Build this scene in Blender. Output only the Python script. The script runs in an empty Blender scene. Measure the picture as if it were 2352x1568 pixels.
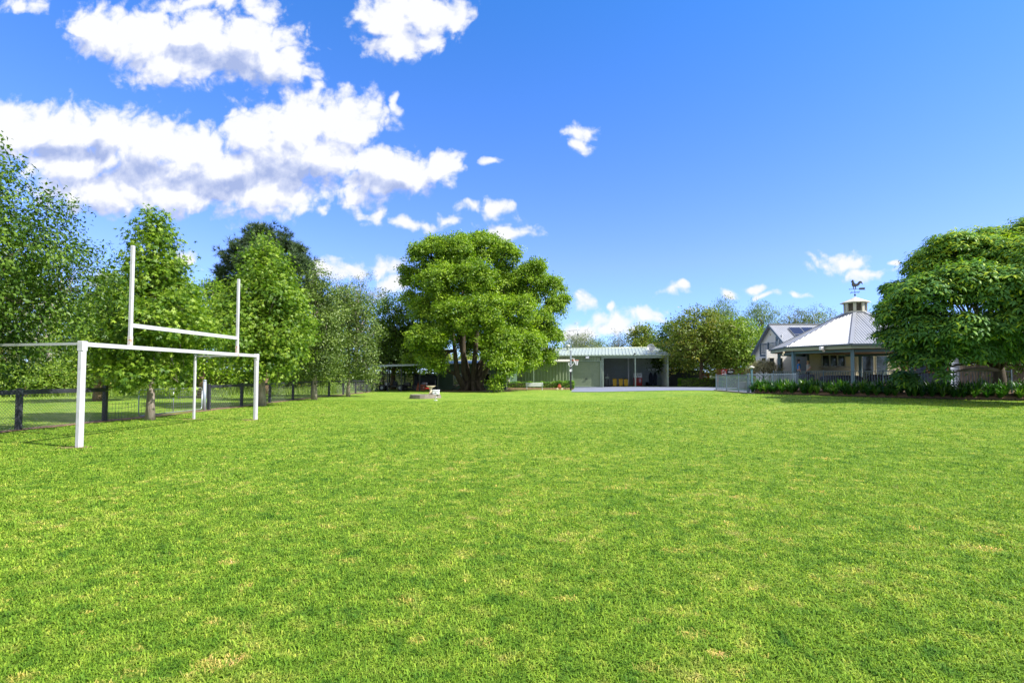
import bpy, bmesh, math, random
import numpy as np
from mathutils import Vector, Matrix, Quaternion
S = bpy.context.scene
COL = S.collection
R = math.radians
rng = np.random.default_rng(7)
random.seed(7)

# ------------------------------------------------------------------ camera
EYE = 1.65
FPX = 1200.0            # focal length in units of a 2352 px wide frame
PITCH = R(2.3)
SH = 0.01223
cam_d = bpy.data.cameras.new('camera')
cam = bpy.data.objects.new('camera', cam_d)
COL.objects.link(cam)
cam.location = (0, 0, EYE)
cam.rotation_euler = (R(90) + PITCH, 0, 0)
cam_d.sensor_width = 36
cam_d.lens = 36 * FPX / 2352
cam_d.shift_y = SH
cam_d.clip_end = 6000
S.camera = cam

# ------------------------------------------------------------------ light and exposure
SUN_EL = R(47)
SUN_AZ = math.atan2(.93, -.37)
sun_dir = Vector((math.sin(SUN_AZ) * math.cos(SUN_EL), math.cos(SUN_AZ) * math.cos(SUN_EL), math.sin(SUN_EL)))
ld = bpy.data.lights.new('sun', 'SUN')
ld.energy = 4.3
ld.angle = R(.5)
ld.color = (1, .965, .9)
lo = bpy.data.objects.new('sun', ld)
lo.rotation_euler = sun_dir.to_track_quat('Z', 'Y').to_euler()
lo.location = (0, 0, 60)
COL.objects.link(lo)
S.view_settings.view_transform = 'Standard'
S.view_settings.look = 'None'
S.view_settings.exposure = 1.2
S.view_settings.gamma = 1


def ray(px, py):
    u = (px - 1176) / FPX
    v = (784 - py) / FPX + SH * 2352 / FPX
    c, s = math.cos(PITCH), math.sin(PITCH)
    return Vector((u, c - v * s, s + v * c))


def at(px, py, y):
    """world point at depth y along the photo direction px,py (2352 wide frame)"""
    r = ray(px, py)
    r = r * (y / r.y)
    return Vector((r.x, r.y, r.z + EYE))


# ------------------------------------------------------------------ sky
W = bpy.data.worlds.new('World')
S.world = W
W.use_nodes = True
nt = W.node_tree
nt.nodes.clear()


class NB:
    def __init__(s, t):
        s.t = t

    def n(s, typ, **kw):
        x = s.t.nodes.new(typ)
        ins = kw.pop('ins', {})
        for k, v in kw.items():
            setattr(x, k, v)
        for k, v in ins.items():
            if isinstance(v, bpy.types.NodeSocket):
                s.t.links.new(v, x.inputs[k])
            else:
                x.inputs[k].default_value = v
        return x

    def math(s, op, a, b=None, c=None, clamp=False):
        d = {0: a}
        if b is not None:
            d[1] = b
        if c is not None:
            d[2] = c
        return s.n('ShaderNodeMath', operation=op, use_clamp=clamp, ins=d).outputs[0]

    def vec(s, op, a, b=None, c=None, out=0):
        d = {0: a}
        if b is not None:
            d[1] = b
        if c is not None:
            d[2] = c
        return s.n('ShaderNodeVectorMath', operation=op, ins=d).outputs[out]

    def mix(s, f, a, b, blend='MIX'):
        x = s.n('ShaderNodeMix', data_type='RGBA', blend_type=blend)
        for k, v in ((0, f), (6, a), (7, b)):
            if isinstance(v, bpy.types.NodeSocket):
                s.t.links.new(v, x.inputs[k])
            else:
                x.inputs[k].default_value = v if k == 0 or len(v) == 4 else (*v, 1)
        return x.outputs[2]

    def ramp(s, f, stops, interp='LINEAR'):
        x = s.n('ShaderNodeValToRGB', ins={0: f})
        cr = x.color_ramp
        cr.interpolation = interp
        while len(cr.elements) < len(stops):
            cr.elements.new(.5)
        for e, (p, c) in zip(cr.elements, stops):
            e.position = p
            e.color = (*c, 1) if len(c) == 3 else c
        return x.outputs[0]

    def noise(s, v, scale, detail=4, rough=.55, dist=0, dim='3D'):
        return s.n('ShaderNodeTexNoise', noise_dimensions=dim,
                   ins={'Vector': v, 'Scale': scale, 'Detail': detail, 'Roughness': rough, 'Distortion': dist}).outputs[0]

    def smooth(s, f, a, b):
        return s.n('ShaderNodeMapRange', interpolation_type='SMOOTHSTEP', ins={0: f, 1: a, 2: b, 3: 0., 4: 1.}).outputs[0]


CLOUDS = [(380, 395, 150, 44), (180, 385, 90, 36), (560, 380, 120, 50),  # px, py, rx, ry : where each puff stands in the sky
    (215, 60, 60, 48), (280, 85, 100, 62), (350, 100, 95, 75), (450, 95, 130, 75), (560, 110, 110, 70), (420, 150, 110, 45), (520, 160, 110, 30),
    (625, 130, 70, 60), (600, 30, 45, 60), (690, 175, 48, 38), (722, 200, 20, 22), (470, 8, 150, 28),
    (20, 300, 100, 62), (130, 300, 120, 58), (240, 310, 95, 55), (350, 330, 95, 62), (450, 350, 95, 55), (180, 380, 110, 60),
    (250, 440, 160, 48), (420, 445, 180, 46), (590, 430, 150, 60), (585, 310, 62, 65), (690, 290, 95, 70), (800, 280, 80, 62), (740, 350, 105, 60),
    (640, 370, 110, 60), (870, 395, 85, 62), (940, 405, 75, 45), (1015, 385, 52, 42), (820, 450, 60, 32),
    (895, 40, 62, 58), (960, 30, 80, 45), (915, 100, 70, 42), (985, 95, 35, 40), (1045, 45, 42, 50), (833, 35, 25, 24),
    (735, 492, 17, 14), (868, 498, 30, 19), (950, 518, 62, 14), (1015, 508, 36, 16), (1150, 474, 32, 30), (1085, 478, 38, 16), (1160, 530, 56, 24),
    (1330, 300, 42, 20), (1322, 335, 22, 22), (1122, 367, 20, 10), (62, 12, 52, 26), (905, 245, 16, 22),
    (740, 618, 48, 24), (800, 625, 50, 26), (880, 620, 60, 30), (900, 655, 60, 30), (940, 577, 14, 10), (245, 650, 42, 22), (430, 600, 30, 20),
    (1345, 706, 40, 26), (1395, 710, 18, 14), (1330, 765, 70, 24), (1420, 748, 85, 26), (1490, 738, 52, 22), (1560, 667, 30, 16), (1580, 658, 16, 14),
    (1895, 612, 40, 18), (1940, 600, 66, 25), (1990, 624, 55, 16), (2040, 600, 18, 9), (1745, 665, 20, 13), (1755, 683, 26, 9), (1685, 668, 22, 11), (1820, 685, 24, 9)]
SHADED = [(330, 415, 190, 34), (500, 420, 150, 36), (620, 395, 130, 42), (705, 400, 90, 48), (150, 350, 120, 26), (540, 135, 130, 34), (430, 125, 60, 25), (860, 425, 80, 22), (640, 180, 70, 30)]


def cloud_group():
    g = bpy.data.node_groups.new('cloud_density', 'ShaderNodeTree')
    g.interface.new_socket('uv', in_out='INPUT', socket_type='NodeSocketVector')
    g.interface.new_socket('density', in_out='OUTPUT', socket_type='NodeSocketFloat')
    b = NB(g)
    gi = b.n('NodeGroupInput')
    go = b.n('NodeGroupOutput')
    uv = gi.outputs[0]
    # wander the outline
    w = b.n('ShaderNodeTexNoise', noise_dimensions='2D', ins={'Vector': uv, 'Scale': 9., 'Detail': 2., 'Roughness': .6}).outputs['Color']
    w = b.vec('SUBTRACT', w, (.5, .5, .5))
    uvw = b.vec('MULTIPLY_ADD', w, (.075, .05, 0), uv)
    acc = None
    for (px, py, rx, ry) in CLOUDS:
        r = ray(px, py)
        cu, cv = r.x / r.y, r.z / r.y
        k = 1.15 if rx > 50 and ry > 34 else .92
        sx, sy = FPX / (rx * k), FPX / (ry * k)
        q = b.vec('MULTIPLY_ADD', uvw, (sx, sy, 0), (-cu * sx, -cv * sy, 0))
        l = b.vec('LENGTH', q, out=1)
        if not (rx > 50 and ry > 34):
            l = b.math('MULTIPLY_ADD', l, .55, .50)
        acc = l if acc is None else b.math('SMOOTH_MIN', acc, l, .18)
    fbm = b.noise(uv, 19., 7, .64, 0, '2D')
    bil = b.n('ShaderNodeTexVoronoi', voronoi_dimensions='2D', feature='F1', ins={'Vector': uvw, 'Scale': 30., 'Detail': 2., 'Roughness': .5}).outputs['Distance']
    d = b.math('MULTIPLY', b.math('SUBTRACT', 1.12, acc), 1.3)
    d = b.math('MULTIPLY_ADD', b.math('SUBTRACT', fbm, .5), 1.45, d)
    d = b.math('MULTIPLY_ADD', b.math('SUBTRACT', .42, bil), .6, d)
    g.links.new(d, go.inputs[0])
    return g


b = NB(nt)
tc = b.n('ShaderNodeTexCoord')
sky = b.n('ShaderNodeTexSky', sky_type='NISHITA', sun_disc=False)
sky.sun_elevation = SUN_EL
sky.sun_rotation = SUN_AZ
sky.altitude = 0
sky.air_density = 1.0
sky.dust_density = .3
sky.ozone_density = 3.0
sp = b.n('ShaderNodeSeparateXYZ', ins={0: tc.outputs['Generated']})
deep = b.ramp(sp.outputs[2], [(0, (.44, .62, 1.12)), (.2, (.56, .635, 1.1)), (.6, (.27, .66, 1.12))])
hs = b.mix(1., sky.outputs[0], deep, 'MULTIPLY')
yy = b.math('MAXIMUM', sp.outputs[1], .08)
uv = b.n('ShaderNodeCombineXYZ', ins={0: b.math('DIVIDE', sp.outputs[0], yy), 1: b.math('DIVIDE', sp.outputs[2], yy), 2: 0.}).outputs[0]
cg = cloud_group()
def dens(v):
    x = nt.nodes.new('ShaderNodeGroup')
    x.node_tree = cg
    nt.links.new(v, x.inputs[0])
    return x.outputs[0]
d0 = dens(uv)
d1 = dens(b.vec('ADD', uv, (.016, .04, 0)))
alpha = b.smooth(d0, -.34, .45)
lit = b.math('MULTIPLY_ADD', b.math('SUBTRACT', d0, d1), .55, .64)
thick = b.smooth(d0, .5, 1.6)
# broad grey undersides of the deeper clouds
sacc = None
swob = b.vec('MULTIPLY_ADD', b.vec('SUBTRACT', b.n('ShaderNodeTexNoise', noise_dimensions='2D', ins={'Vector': uv, 'Scale': 7., 'Detail': 4.}).outputs['Color'], (.5, .5, .5)), (.16, .09, 0), uv)
for (px, py, rx, ry) in SHADED:
    r = ray(px, py)
    sx, sy = FPX / rx, FPX / ry
    l = b.vec('LENGTH', b.vec('MULTIPLY_ADD', swob, (sx, sy, 0), (-r.x / r.y * sx, -r.z / r.y * sy, 0)), out=1)
    sacc = l if sacc is None else b.math('SMOOTH_MIN', sacc, l, .4)
under = b.smooth(sacc, 1.25, .3)
lit = b.math('MULTIPLY_ADD', under, -.52, b.math('ADD', lit, .12), clamp=True)
ccol = b.ramp(lit, [(0, (1.5, 1.85, 3.0)), (.42, (2.4, 2.65, 3.5)), (.75, (3.6, 3.66, 3.8))])
skyc = b.mix(alpha, hs, ccol)
rest = b.math('MULTIPLY', b.smooth(b.noise(tc.outputs['Generated'], 2.6, 4, .6), .36, .55), b.smooth(sp.outputs[1], .5, .2))  # unseen bright cloud added outside the view for fill light
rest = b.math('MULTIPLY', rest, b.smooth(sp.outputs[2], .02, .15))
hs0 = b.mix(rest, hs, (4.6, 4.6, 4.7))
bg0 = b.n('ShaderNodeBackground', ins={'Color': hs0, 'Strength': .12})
bg1 = b.n('ShaderNodeBackground', ins={'Color': skyc, 'Strength': .12})
# the cloud field lies in the northern sky; outside it the added fill cloud shows
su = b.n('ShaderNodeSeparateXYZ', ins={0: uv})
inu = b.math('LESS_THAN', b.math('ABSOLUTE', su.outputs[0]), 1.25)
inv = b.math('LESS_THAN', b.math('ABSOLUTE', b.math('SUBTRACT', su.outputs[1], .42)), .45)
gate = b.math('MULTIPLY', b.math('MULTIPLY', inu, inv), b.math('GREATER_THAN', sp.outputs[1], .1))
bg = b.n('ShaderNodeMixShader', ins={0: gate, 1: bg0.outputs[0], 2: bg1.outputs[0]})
wo = b.n('ShaderNodeOutputWorld', ins={0: bg.outputs[0]})


# ------------------------------------------------------------------ helpers
def sm(a, lo_, hi):
    t = np.clip((a - lo_) / (hi - lo_), 0, 1)
    return t * t * (3 - 2 * t)


def gz(x, y):
    x = np.asarray(x, float)
    y = np.asarray(y, float)
    return (.45 * sm(x, 5, 16) * sm(y, 8, 28) * (1 - .5 * sm(y, 42, 60)) + .03 * np.sin(x * .5 + y * .23) * sm(y, 6, 20) * (1 - sm(y, 44, 50)))


def gzf(x, y):
    return float(gz(x, y))


def tag(o, label=None, cat=None, group=None, kind=None):
    for k, v in (('label', label), ('category', cat), ('group', group), ('kind', kind)):
        if v:
            o[k] = v
    return o


def wloc(o):
    v = Vector((0, 0, 0))
    while o:
        v += o.location
        o = o.parent
    return v


def thing(name, loc, label, cat, group=None):
    o = bpy.data.objects.new(name, None)
    o.empty_display_size = .3
    o.location = loc
    COL.objects.link(o)
    return tag(o, label, cat, group)


def link_mesh(name, me, mat, parent=None, loc=None):
    o = bpy.data.objects.new(name, me)
    if mat is not None:
        me.materials.append(mat)
    if parent is not None:
        o.parent = parent
        off = wloc(parent)
    else:
        off = Vector(loc) if loc is not None else Vector((0, 0, 0))
        o.location = off
    if off.length > 0:
        me.transform(Matrix.Translation(-off))
    COL.objects.link(o)
    return o


def np_mesh(name, verts, faces, k, mat, parent=None, loc=None, attrs=None, smooth=False):
    """verts (N,3), faces (M,k) ints"""
    me = bpy.data.meshes.new(name)
    n, m = len(verts), len(faces)
    me.vertices.add(n)
    me.vertices.foreach_set('co', np.ascontiguousarray(verts, np.float32).ravel())
    me.loops.add(m * k)
    me.loops.foreach_set('vertex_index', np.ascontiguousarray(faces, np.int32).ravel())
    me.polygons.add(m)
    me.polygons.foreach_set('loop_start', np.arange(0, m * k, k, dtype=np.int32))
    me.polygons.foreach_set('loop_total', np.full(m, k, np.int32))
    if smooth:
        me.polygons.foreach_set('use_smooth', np.ones(m, bool))
    if attrs:
        for an, av in attrs.items():
            a = me.attributes.new(an, 'FLOAT', 'POINT')
            a.data.foreach_set('value', np.ascontiguousarray(av, np.float32))
    me.update(calc_edges=True)
    return link_mesh(name, me, mat, parent, loc)


class MB:
    """collects shapes into ONE mesh; frame maps local coordinates to the world"""

    def __init__(s, frame=None):
        s.v = []
        s.f = []
        s.sm = []
        s.m = frame or Matrix.Identity(4)

    def add(s, vs, fs, smooth=False):
        o = len(s.v)
        s.v += [s.m @ Vector(p) for p in vs]
        s.f += [[o + i for i in f] for f in fs]
        s.sm += [smooth] * len(fs)
        return s

    def box(s, x0, x1, y0, y1, z0, z1):
        vs = [(x, y, z) for x in (x0, x1) for y in (y0, y1) for z in (z0, z1)]
        return s.add(vs, [(0, 1, 3, 2), (4, 6, 7, 5), (0, 4, 5, 1), (2, 3, 7, 6), (0, 2, 6, 4), (1, 5, 7, 3)])

    def cbox(s, c, sx, sy, sz):
        return s.box(c[0] - sx / 2, c[0] + sx / 2, c[1] - sy / 2, c[1] + sy / 2, c[2] - sz / 2, c[2] + sz / 2)

    def bbox(s, x0, x1, y0, y1, z0, z1, bv=.02, seg=2):
        bm = bmesh.new()
        bmesh.ops.create_cube(bm, size=1)
        for v in bm.verts:
            v.co = Vector((x0 + (v.co.x + .5) * (x1 - x0), y0 + (v.co.y + .5) * (y1 - y0), z0 + (v.co.z + .5) * (z1 - z0)))
        bmesh.ops.bevel(bm, geom=bm.edges[:], offset=bv, segments=seg, affect='EDGES', profile=.5)
        bm.verts.index_update()
        s.add([v.co.copy() for v in bm.verts], [[v.index for v in f.verts] for f in bm.faces], seg > 1)
        bm.free()
        return s

    def beam(s, p, q, w, h=None, up=(0, 0, 1)):
        h = h or w
        p, q = Vector(p), Vector(q)
        d = (q - p).normalized()
        a = d.cross(Vector(up))
        if a.length < 1e-3:
            a = d.cross(Vector((1, 0, 0)))
        a.normalize()
        c = a.cross(d).normalized()
        vs = []
        for e in (p, q):
            for i, j in ((-1, -1), (1, -1), (1, 1), (-1, 1)):
                vs.append(e + a * (w / 2 * i) + c * (h / 2 * j))
        return s.add(vs, [(3, 2, 1, 0), (4, 5, 6, 7), (0, 1, 5, 4), (1, 2, 6, 5), (2, 3, 7, 6), (3, 0, 4, 7)])

    def tube(s, pts, rad, seg=8, cap=True):
        pts = [Vector(p) for p in pts]
        if not hasattr(rad, '__len__'):
            rad = [rad] * len(pts)
        vs, fs = [], []
        a = None
        for i, p in enumerate(pts):
            d = (pts[min(i + 1, len(pts) - 1)] - pts[max(i - 1, 0)])
            d = d.normalized() if d.length > 1e-9 else Vector((0, 0, 1))
            if a is None:
                a = d.cross(Vector((0, 0, 1)) if abs(d.z) < .9 else Vector((1, 0, 0))).normalized()
            else:
                a = (a - d * a.dot(d)).normalized()
            c = d.cross(a)
            for k in range(seg):
                t = 2 * math.pi * k / seg
                vs.append(p + (a * math.cos(t) + c * math.sin(t)) * rad[i])
        for i in range(len(pts) - 1):
            for k in range(seg):
                k2 = (k + 1) % seg
                fs.append((i * seg + k, i * seg + k2, (i + 1) * seg + k2, (i + 1) * seg + k))
        s.add(vs, fs, True)
        if cap:
            n = len(s.v) - len(vs)
            s.f += [[n + k for k in range(seg)][::-1], [n + (len(pts) - 1) * seg + k for k in range(seg)]]
            s.sm += [False, False]
        return s

    def lathe(s, c, prof, seg=20, smooth=True):
        c = Vector(c)
        vs = [c + Vector((r * math.cos(2 * math.pi * k / seg), r * math.sin(2 * math.pi * k / seg), z)) for r, z in prof for k in range(seg)]
        fs = [(i * seg + k, i * seg + (k + 1) % seg, (i + 1) * seg + (k + 1) % seg, (i + 1) * seg + k) for i in range(len(prof) - 1) for k in range(seg)]
        s.add(vs, fs, smooth)
        n = len(s.v) - len(vs)
        s.f += [[n + k for k in range(seg)][::-1], [n + (len(prof) - 1) * seg + k for k in range(seg)]]
        s.sm += [False, False]
        return s

    def prism(s, pts, n):
        """extrude the polygon pts along vector n"""
        n = Vector(n)
        pts = [Vector(p) for p in pts]
        k = len(pts)
        vs = pts + [p + n for p in pts]
        return s.add(vs, [list(range(k))[::-1], list(range(k, 2 * k))] + [(i, (i + 1) % k, (i + 1) % k + k, i + k) for i in range(k)])

    def ribs(s, o, u, v, n, pitch=.2, depth=.03, th=.01, duty=.3):
        """sheet spanning u (across ribs) and v (along ribs) from corner o, ribs standing up along n"""
        o, u, v, n = Vector(o), Vector(u), Vector(v), Vector(n).normalized()
        L = u.length
        ud = u.normalized()
        xs = []
        x = 0
        while x < L:
            for f, h in ((0, 0), (1 - duty - .08, 0), (1 - duty, 1), (.92, 1)):
                if x + f * pitch < L:
                    xs.append((x + f * pitch, h * depth))
            x += pitch
        xs.append((L, 0))
        vs = []
        for (a, h) in xs:
            p = o + ud * a + n * h
            vs += [p, p + v]
        m = len(vs)
        vs += [p - n * th for p in vs]
        fs = []
        for i in range(len(xs) - 1):
            fs.append((2 * i, 2 * i + 2, 2 * i + 3, 2 * i + 1))
            fs.append((m + 2 * i, m + 2 * i + 1, m + 2 * i + 3, m + 2 * i + 2))
            fs.append((2 * i, m + 2 * i, m + 2 * i + 2, 2 * i + 2))
            fs.append((2 * i + 1, 2 * i + 3, m + 2 * i + 3, m + 2 * i + 1))
        fs.append((0, 1, m + 1, m))
        e = 2 * (len(xs) - 1)
        fs.append((e, m + e, m + e + 1, e + 1))
        return s.add(vs, fs)

    def build(s, name, mat, parent=None, loc=None):
        me = bpy.data.meshes.new(name)
        me.from_pydata(s.v, [], s.f)
        me.polygons.foreach_set('use_smooth', s.sm)
        me.update()
        return link_mesh(name, me, mat, parent, loc)


def copy_tree(o, parent=None):
    c = o.copy()
    COL.objects.link(c)
    c.parent = parent
    for ch in [x for x in bpy.data.objects if x.parent == o]:
        copy_tree(ch, c)
    return c


# ------------------------------------------------------------------ materials
def newmat(name):
    m = bpy.data.materials.new(name)
    m.use_nodes = True
    m.node_tree.nodes.clear()
    return m, NB(m.node_tree)


def finish(m, b, sock):
    b.n('ShaderNodeOutputMaterial', ins={0: sock})
    return m


def paint(name, col, rough=.5, metal=0., var=.12, scale=3., dirt=None, dirt_amt=.3, bump=.05, spec=.5):
    m, b = newmat(name)
    tc = b.n('ShaderNodeTexCoord').outputs['Object']
    n1 = b.noise(tc, scale, 5, .6)
    n2 = b.noise(tc, scale * 9, 4, .6)
    f = b.math('MULTIPLY_ADD', n1, .7, b.math('MULTIPLY', n2, .3))
    c = b.ramp(f, [(.3, tuple(x * (1 - var) for x in col)), (.7, tuple(min(1, x * (1 + var)) for x in col))])
    if dirt:
        c = b.mix(b.math('MULTIPLY', b.smooth(b.noise(tc, scale * 1.7, 6, .7), .5, .75), dirt_amt), c, dirt)
    bp = b.n('ShaderNodeBump', ins={'Strength': bump, 'Distance': .02, 'Height': n2}).outputs[0]
    p = b.n('ShaderNodeBsdfPrincipled', ins={'Base Color': c, 'Roughness': b.math('MULTIPLY_ADD', n1, .2, rough - .1), 'Metallic': metal,
                                             'Normal': bp, 'Specular IOR Level': spec})
    return finish(m, b, p.outputs[0])


def leafmat(name, stops, transl=.35, rough=.45, spec=.35):
    """stops: dark->light leaf colours picked per leaf and per clump"""
    m, b = newmat(name)
    rnd = b.n('ShaderNodeAttribute', attribute_name='rnd').outputs['Fac']
    cl = b.n('ShaderNodeAttribute', attribute_name='cl').outputs['Fac']
    f = b.math('MULTIPLY_ADD', cl, .6, b.math('MULTIPLY', rnd, .4))
    c = b.ramp(f, stops)
    p = b.n('ShaderNodeBsdfPrincipled', ins={'Base Color': c, 'Roughness': rough, 'Specular IOR Level': spec})
    tcol = b.mix(1., c, (1.1, 1.25, .45), 'MULTIPLY')
    t = b.n('ShaderNodeBsdfTranslucent', ins={0: tcol})
    mx = b.n('ShaderNodeMixShader', ins={0: transl, 1: p.outputs[0], 2: t.outputs[0]})
    return finish(m, b, mx.outputs[0])


def barkmat(name, c0, c1, scale=6.):
    m, b = newmat(name)
    tc = b.n('ShaderNodeTexCoord').outputs['Object']
    mp = b.vec('MULTIPLY', tc, (1, 1, .25))
    n = b.noise(mp, scale, 8, .7, .5)
    c = b.ramp(n, [(.3, c0), (.65, c1)])
    bp = b.n('ShaderNodeBump', ins={'Strength': .8, 'Distance': .05, 'Height': n}).outputs[0]
    p = b.n('ShaderNodeBsdfPrincipled', ins={'Base Color': c, 'Roughness': .9, 'Normal': bp, 'Specular IOR Level': .2})
    return finish(m, b, p.outputs[0])


def lawn_nodes(b, pos):
    """patchy lawn colour shared by soil sheet and blades"""
    big = b.noise(pos, .14, 3, .6)
    mid = b.noise(pos, 1.1, 4, .6, .6)
    fine = b.noise(pos, 5.0, 4, .62, .5)
    f = b.math('MULTIPLY_ADD', big, .16, b.math('MULTIPLY_ADD', mid, .26, b.math('MULTIPLY', fine, .58)))
    c = b.ramp(f, [(.36, (.075, .175, .020)), (.44, (.150, .265, .024)), (.52, (.222, .335, .034)), (.59, (.34, .39, .065)), (.66, (.46, .38, .14))])
    return c, f, mid, fine


def mat_lawn():
    m, b = newmat('lawn_soil')
    g = b.n('ShaderNodeNewGeometry').outputs['Position']
    c, f, mid, fine = lawn_nodes(b, g)
    tiny = b.noise(g, 38., 5, .75)
    sp_ = b.n('ShaderNodeSeparateXYZ', ins={0: g})
    # bare soil shows between blades close up, worn spots further off
    worn = b.smooth(b.noise(g, 1.35, 3, .6, .3), .685, .76)
    soil = b.ramp(tiny, [(.3, (.10, .065, .03)), (.7, (.30, .22, .11))])
    c = b.mix(b.math('MULTIPLY', b.smooth(tiny, .62, .42), .55), c, b.mix(1., c, (.5, .62, .5), 'MULTIPLY'))
    c = b.mix(b.math('MULTIPLY', worn, .8), c, soil)
    n2 = b.noise(g, 14., 6, .8)
    bp = b.n('ShaderNodeBump', ins={'Strength': .9, 'Distance': .06, 'Height': b.math('ADD', tiny, b.math('MULTIPLY', n2, 1.4))}).outputs[0]
    p = b.n('ShaderNodeBsdfPrincipled', ins={'Base Color': c, 'Roughness': .85, 'Specular IOR Level': .15, 'Normal': bp})
    return finish(m, b, p.outputs[0])


def mat_blade():
    m, b = newmat('grass_blade')
    g = b.n('ShaderNodeNewGeometry').outputs['Position']
    c, f, mid, fine = lawn_nodes(b, g)
    rnd = b.n('ShaderNodeAttribute', attribute_name='rnd').outputs['Fac']
    v = b.ramp(rnd, [(0, (.32, .45, .4)), (.5, (.95, 1., .95)), (.86, (1.35, 1.25, 1.1)), (.955, (1.7, 1.15, 2.2)), (1, (2.0, 1.1, 2.4))])
    c = b.mix(1., c, v, 'MULTIPLY')
    p = b.n('ShaderNodeBsdfPrincipled', ins={'Base Color': c, 'Roughness': .6, 'Specular IOR Level': .12})
    t = b.n('ShaderNodeBsdfTranslucent', ins={0: b.mix(1., c, (1.15, 1.2, .5), 'MULTIPLY')})
    mx = b.n('ShaderNodeMixShader', ins={0: .3, 1: p.outputs[0], 2: t.outputs[0]})
    return finish(m, b, mx.outputs[0])


M = {}
M['lawn'] = mat_lawn()
M['blade'] = mat_blade()
M['bark_grey'] = barkmat('bark_grey', (.13, .10, .08), (.36, .30, .25))
M['bark_dark'] = barkmat('bark_dark', (.026, .021, .015), (.095, .075, .052), 4.)
M['bark_brown'] = barkmat('bark_brown', (.07, .045, .028), (.26, .17, .11), 3.)
M['bark_pale'] = barkmat('bark_pale', (.25, .20, .16), (.6, .52, .44), 3.)
M['white_metal'] = paint('white_metal', (.46, .455, .48), .4, dirt=(.24, .21, .18), dirt_amt=.5, var=.05, scale=4.)
M['rust'] = paint('rust', (.46, .44, .43), .7, var=.1, scale=7., dirt=(.42, .15, .05), dirt_amt=2.2)
M['black_timber'] = paint('black_timber', (.022, .024, .032), .55, var=.3, scale=5., dirt=(.10, .10, .12), dirt_amt=.4)
M['grey_steel'] = paint('grey_steel', (.30, .33, .38), .4, .3, var=.15)
M['galv'] = paint('galvanised_steel', (.34, .36, .38), .4, .6, var=.15, scale=5.)
M['wire'] = paint('fence_wire', (.16, .17, .17), .5, .5)
M['shed_green'] = paint('shed_green', (.215, .265, .16), .55, var=.06, scale=1.2, dirt=(.13, .17, .10), dirt_amt=.35)
M['shed_dark'] = paint('shed_dark_green', (.055, .105, .07), .5, var=.1, scale=1.2)
M['shed_roof'] = paint('shed_roof', (.31, .35, .28), .4, .1, var=.08, scale=.8, dirt=(.30, .33, .28), dirt_amt=.5)
M['shed_trim'] = paint('shed_trim', (.26, .33, .25), .4, var=.05)
M['shed_inner'] = paint('shed_inner', (.42, .45, .43), .55, .1, var=.1)
M['office'] = paint('office_board', (.075, .125, .085), .55, var=.08)
M['cream_trim'] = paint('cream_trim', (.46, .44, .37), .5, var=.05)
M['white'] = paint('white_paint', (.74, .74, .76), .45, var=.04)
M['concrete'] = paint('blue_grey_concrete', (.165, .18, .235), .7, var=.08, scale=.6, dirt=(.20, .22, .25), dirt_amt=.5, bump=.2)
M['slab'] = paint('stone_slab', (.22, .19, .155), .85, var=.25, scale=5., dirt=(.15, .13, .1), dirt_amt=.5, bump=.5)
M['sandstone'] = paint('sandstone', (.62, .53, .36), .85, var=.18, scale=9., dirt=(.3, .25, .15), dirt_amt=.5, bump=.4)
M['glass'] = paint('dark_glass', (.012, .015, .018), .08, spec=.8, var=.1, bump=0)
M['timber'] = paint('timber_edging', (.30, .19, .11), .8, var=.3, scale=6.)
M['hardwood'] = paint('brown_timber', (.26, .12, .05), .5, var=.25, scale=6.)
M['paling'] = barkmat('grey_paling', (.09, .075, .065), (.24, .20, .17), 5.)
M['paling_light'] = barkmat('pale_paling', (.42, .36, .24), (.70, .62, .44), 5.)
M['orange'] = paint('orange_plastic', (.75, .13, .04), .4)
M['ramp'] = paint('faded_orange', (.34, .075, .03), .6)
M['red'] = paint('red_paint', (.42, .03, .025), .35, var=.15)
M['yellow'] = paint('yellow_plastic', (.80, .48, .015), .4, var=.06)
M['black'] = paint('black_plastic', (.015, .015, .018), .4)
M['dark_cloth'] = paint('dark_cover', (.012, .016, .028), .6, var=.3, scale=4., bump=.5)
M['blue_timber'] = paint('blue_grey_timber', (.085, .165, .22), .4, var=.08)
M['fence_blue'] = paint('blue_grey_rail', (.13, .18, .23), .4, .2, var=.08)
M['house_roof'] = paint('house_roof', (.29, .30, .325), .38, .15, var=.06, scale=.8, dirt=(.38, .40, .43), dirt_amt=.35)
M['fascia'] = paint('sage_fascia', (.30, .34, .27), .5, var=.05)
M['gutter'] = paint('gutter_blue', (.07, .10, .13), .4)
M['render'] = paint('white_render', (.60, .58, .54), .8, var=.05, scale=1., dirt=(.5, .48, .44), dirt_amt=.3)
M['cream'] = paint('cream_wall', (.72, .62, .40), .7, var=.05)
M['solar'] = paint('solar_glass', (.012, .015, .035), .12, spec=.7, bump=0)
M['tank'] = paint('tank_blue', (.07, .085, .12), .35, .5, var=.15)
M['copper'] = paint('weathervane_black', (.02, .022, .025), .5, .3)
M['skin'] = paint('skin', (.62, .36, .25), .5, var=.04, bump=0)
M['hair_fair'] = paint('fair_hair', (.48, .33, .16), .6)
M['hair_brown'] = paint('brown_hair', (.10, .05, .03), .6)
M['cloth_white'] = paint('white_shirt', (.5, .49, .48), .8)
M['cloth_blue'] = paint('blue_shirt', (.03, .22, .60), .8)
M['cloth_black'] = paint('dark_trousers', (.015, .015, .02), .8)
M['mulch'] = paint('leaf_litter', (.20, .125, .065), .95, var=.5, scale=8., bump=.8)

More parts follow.
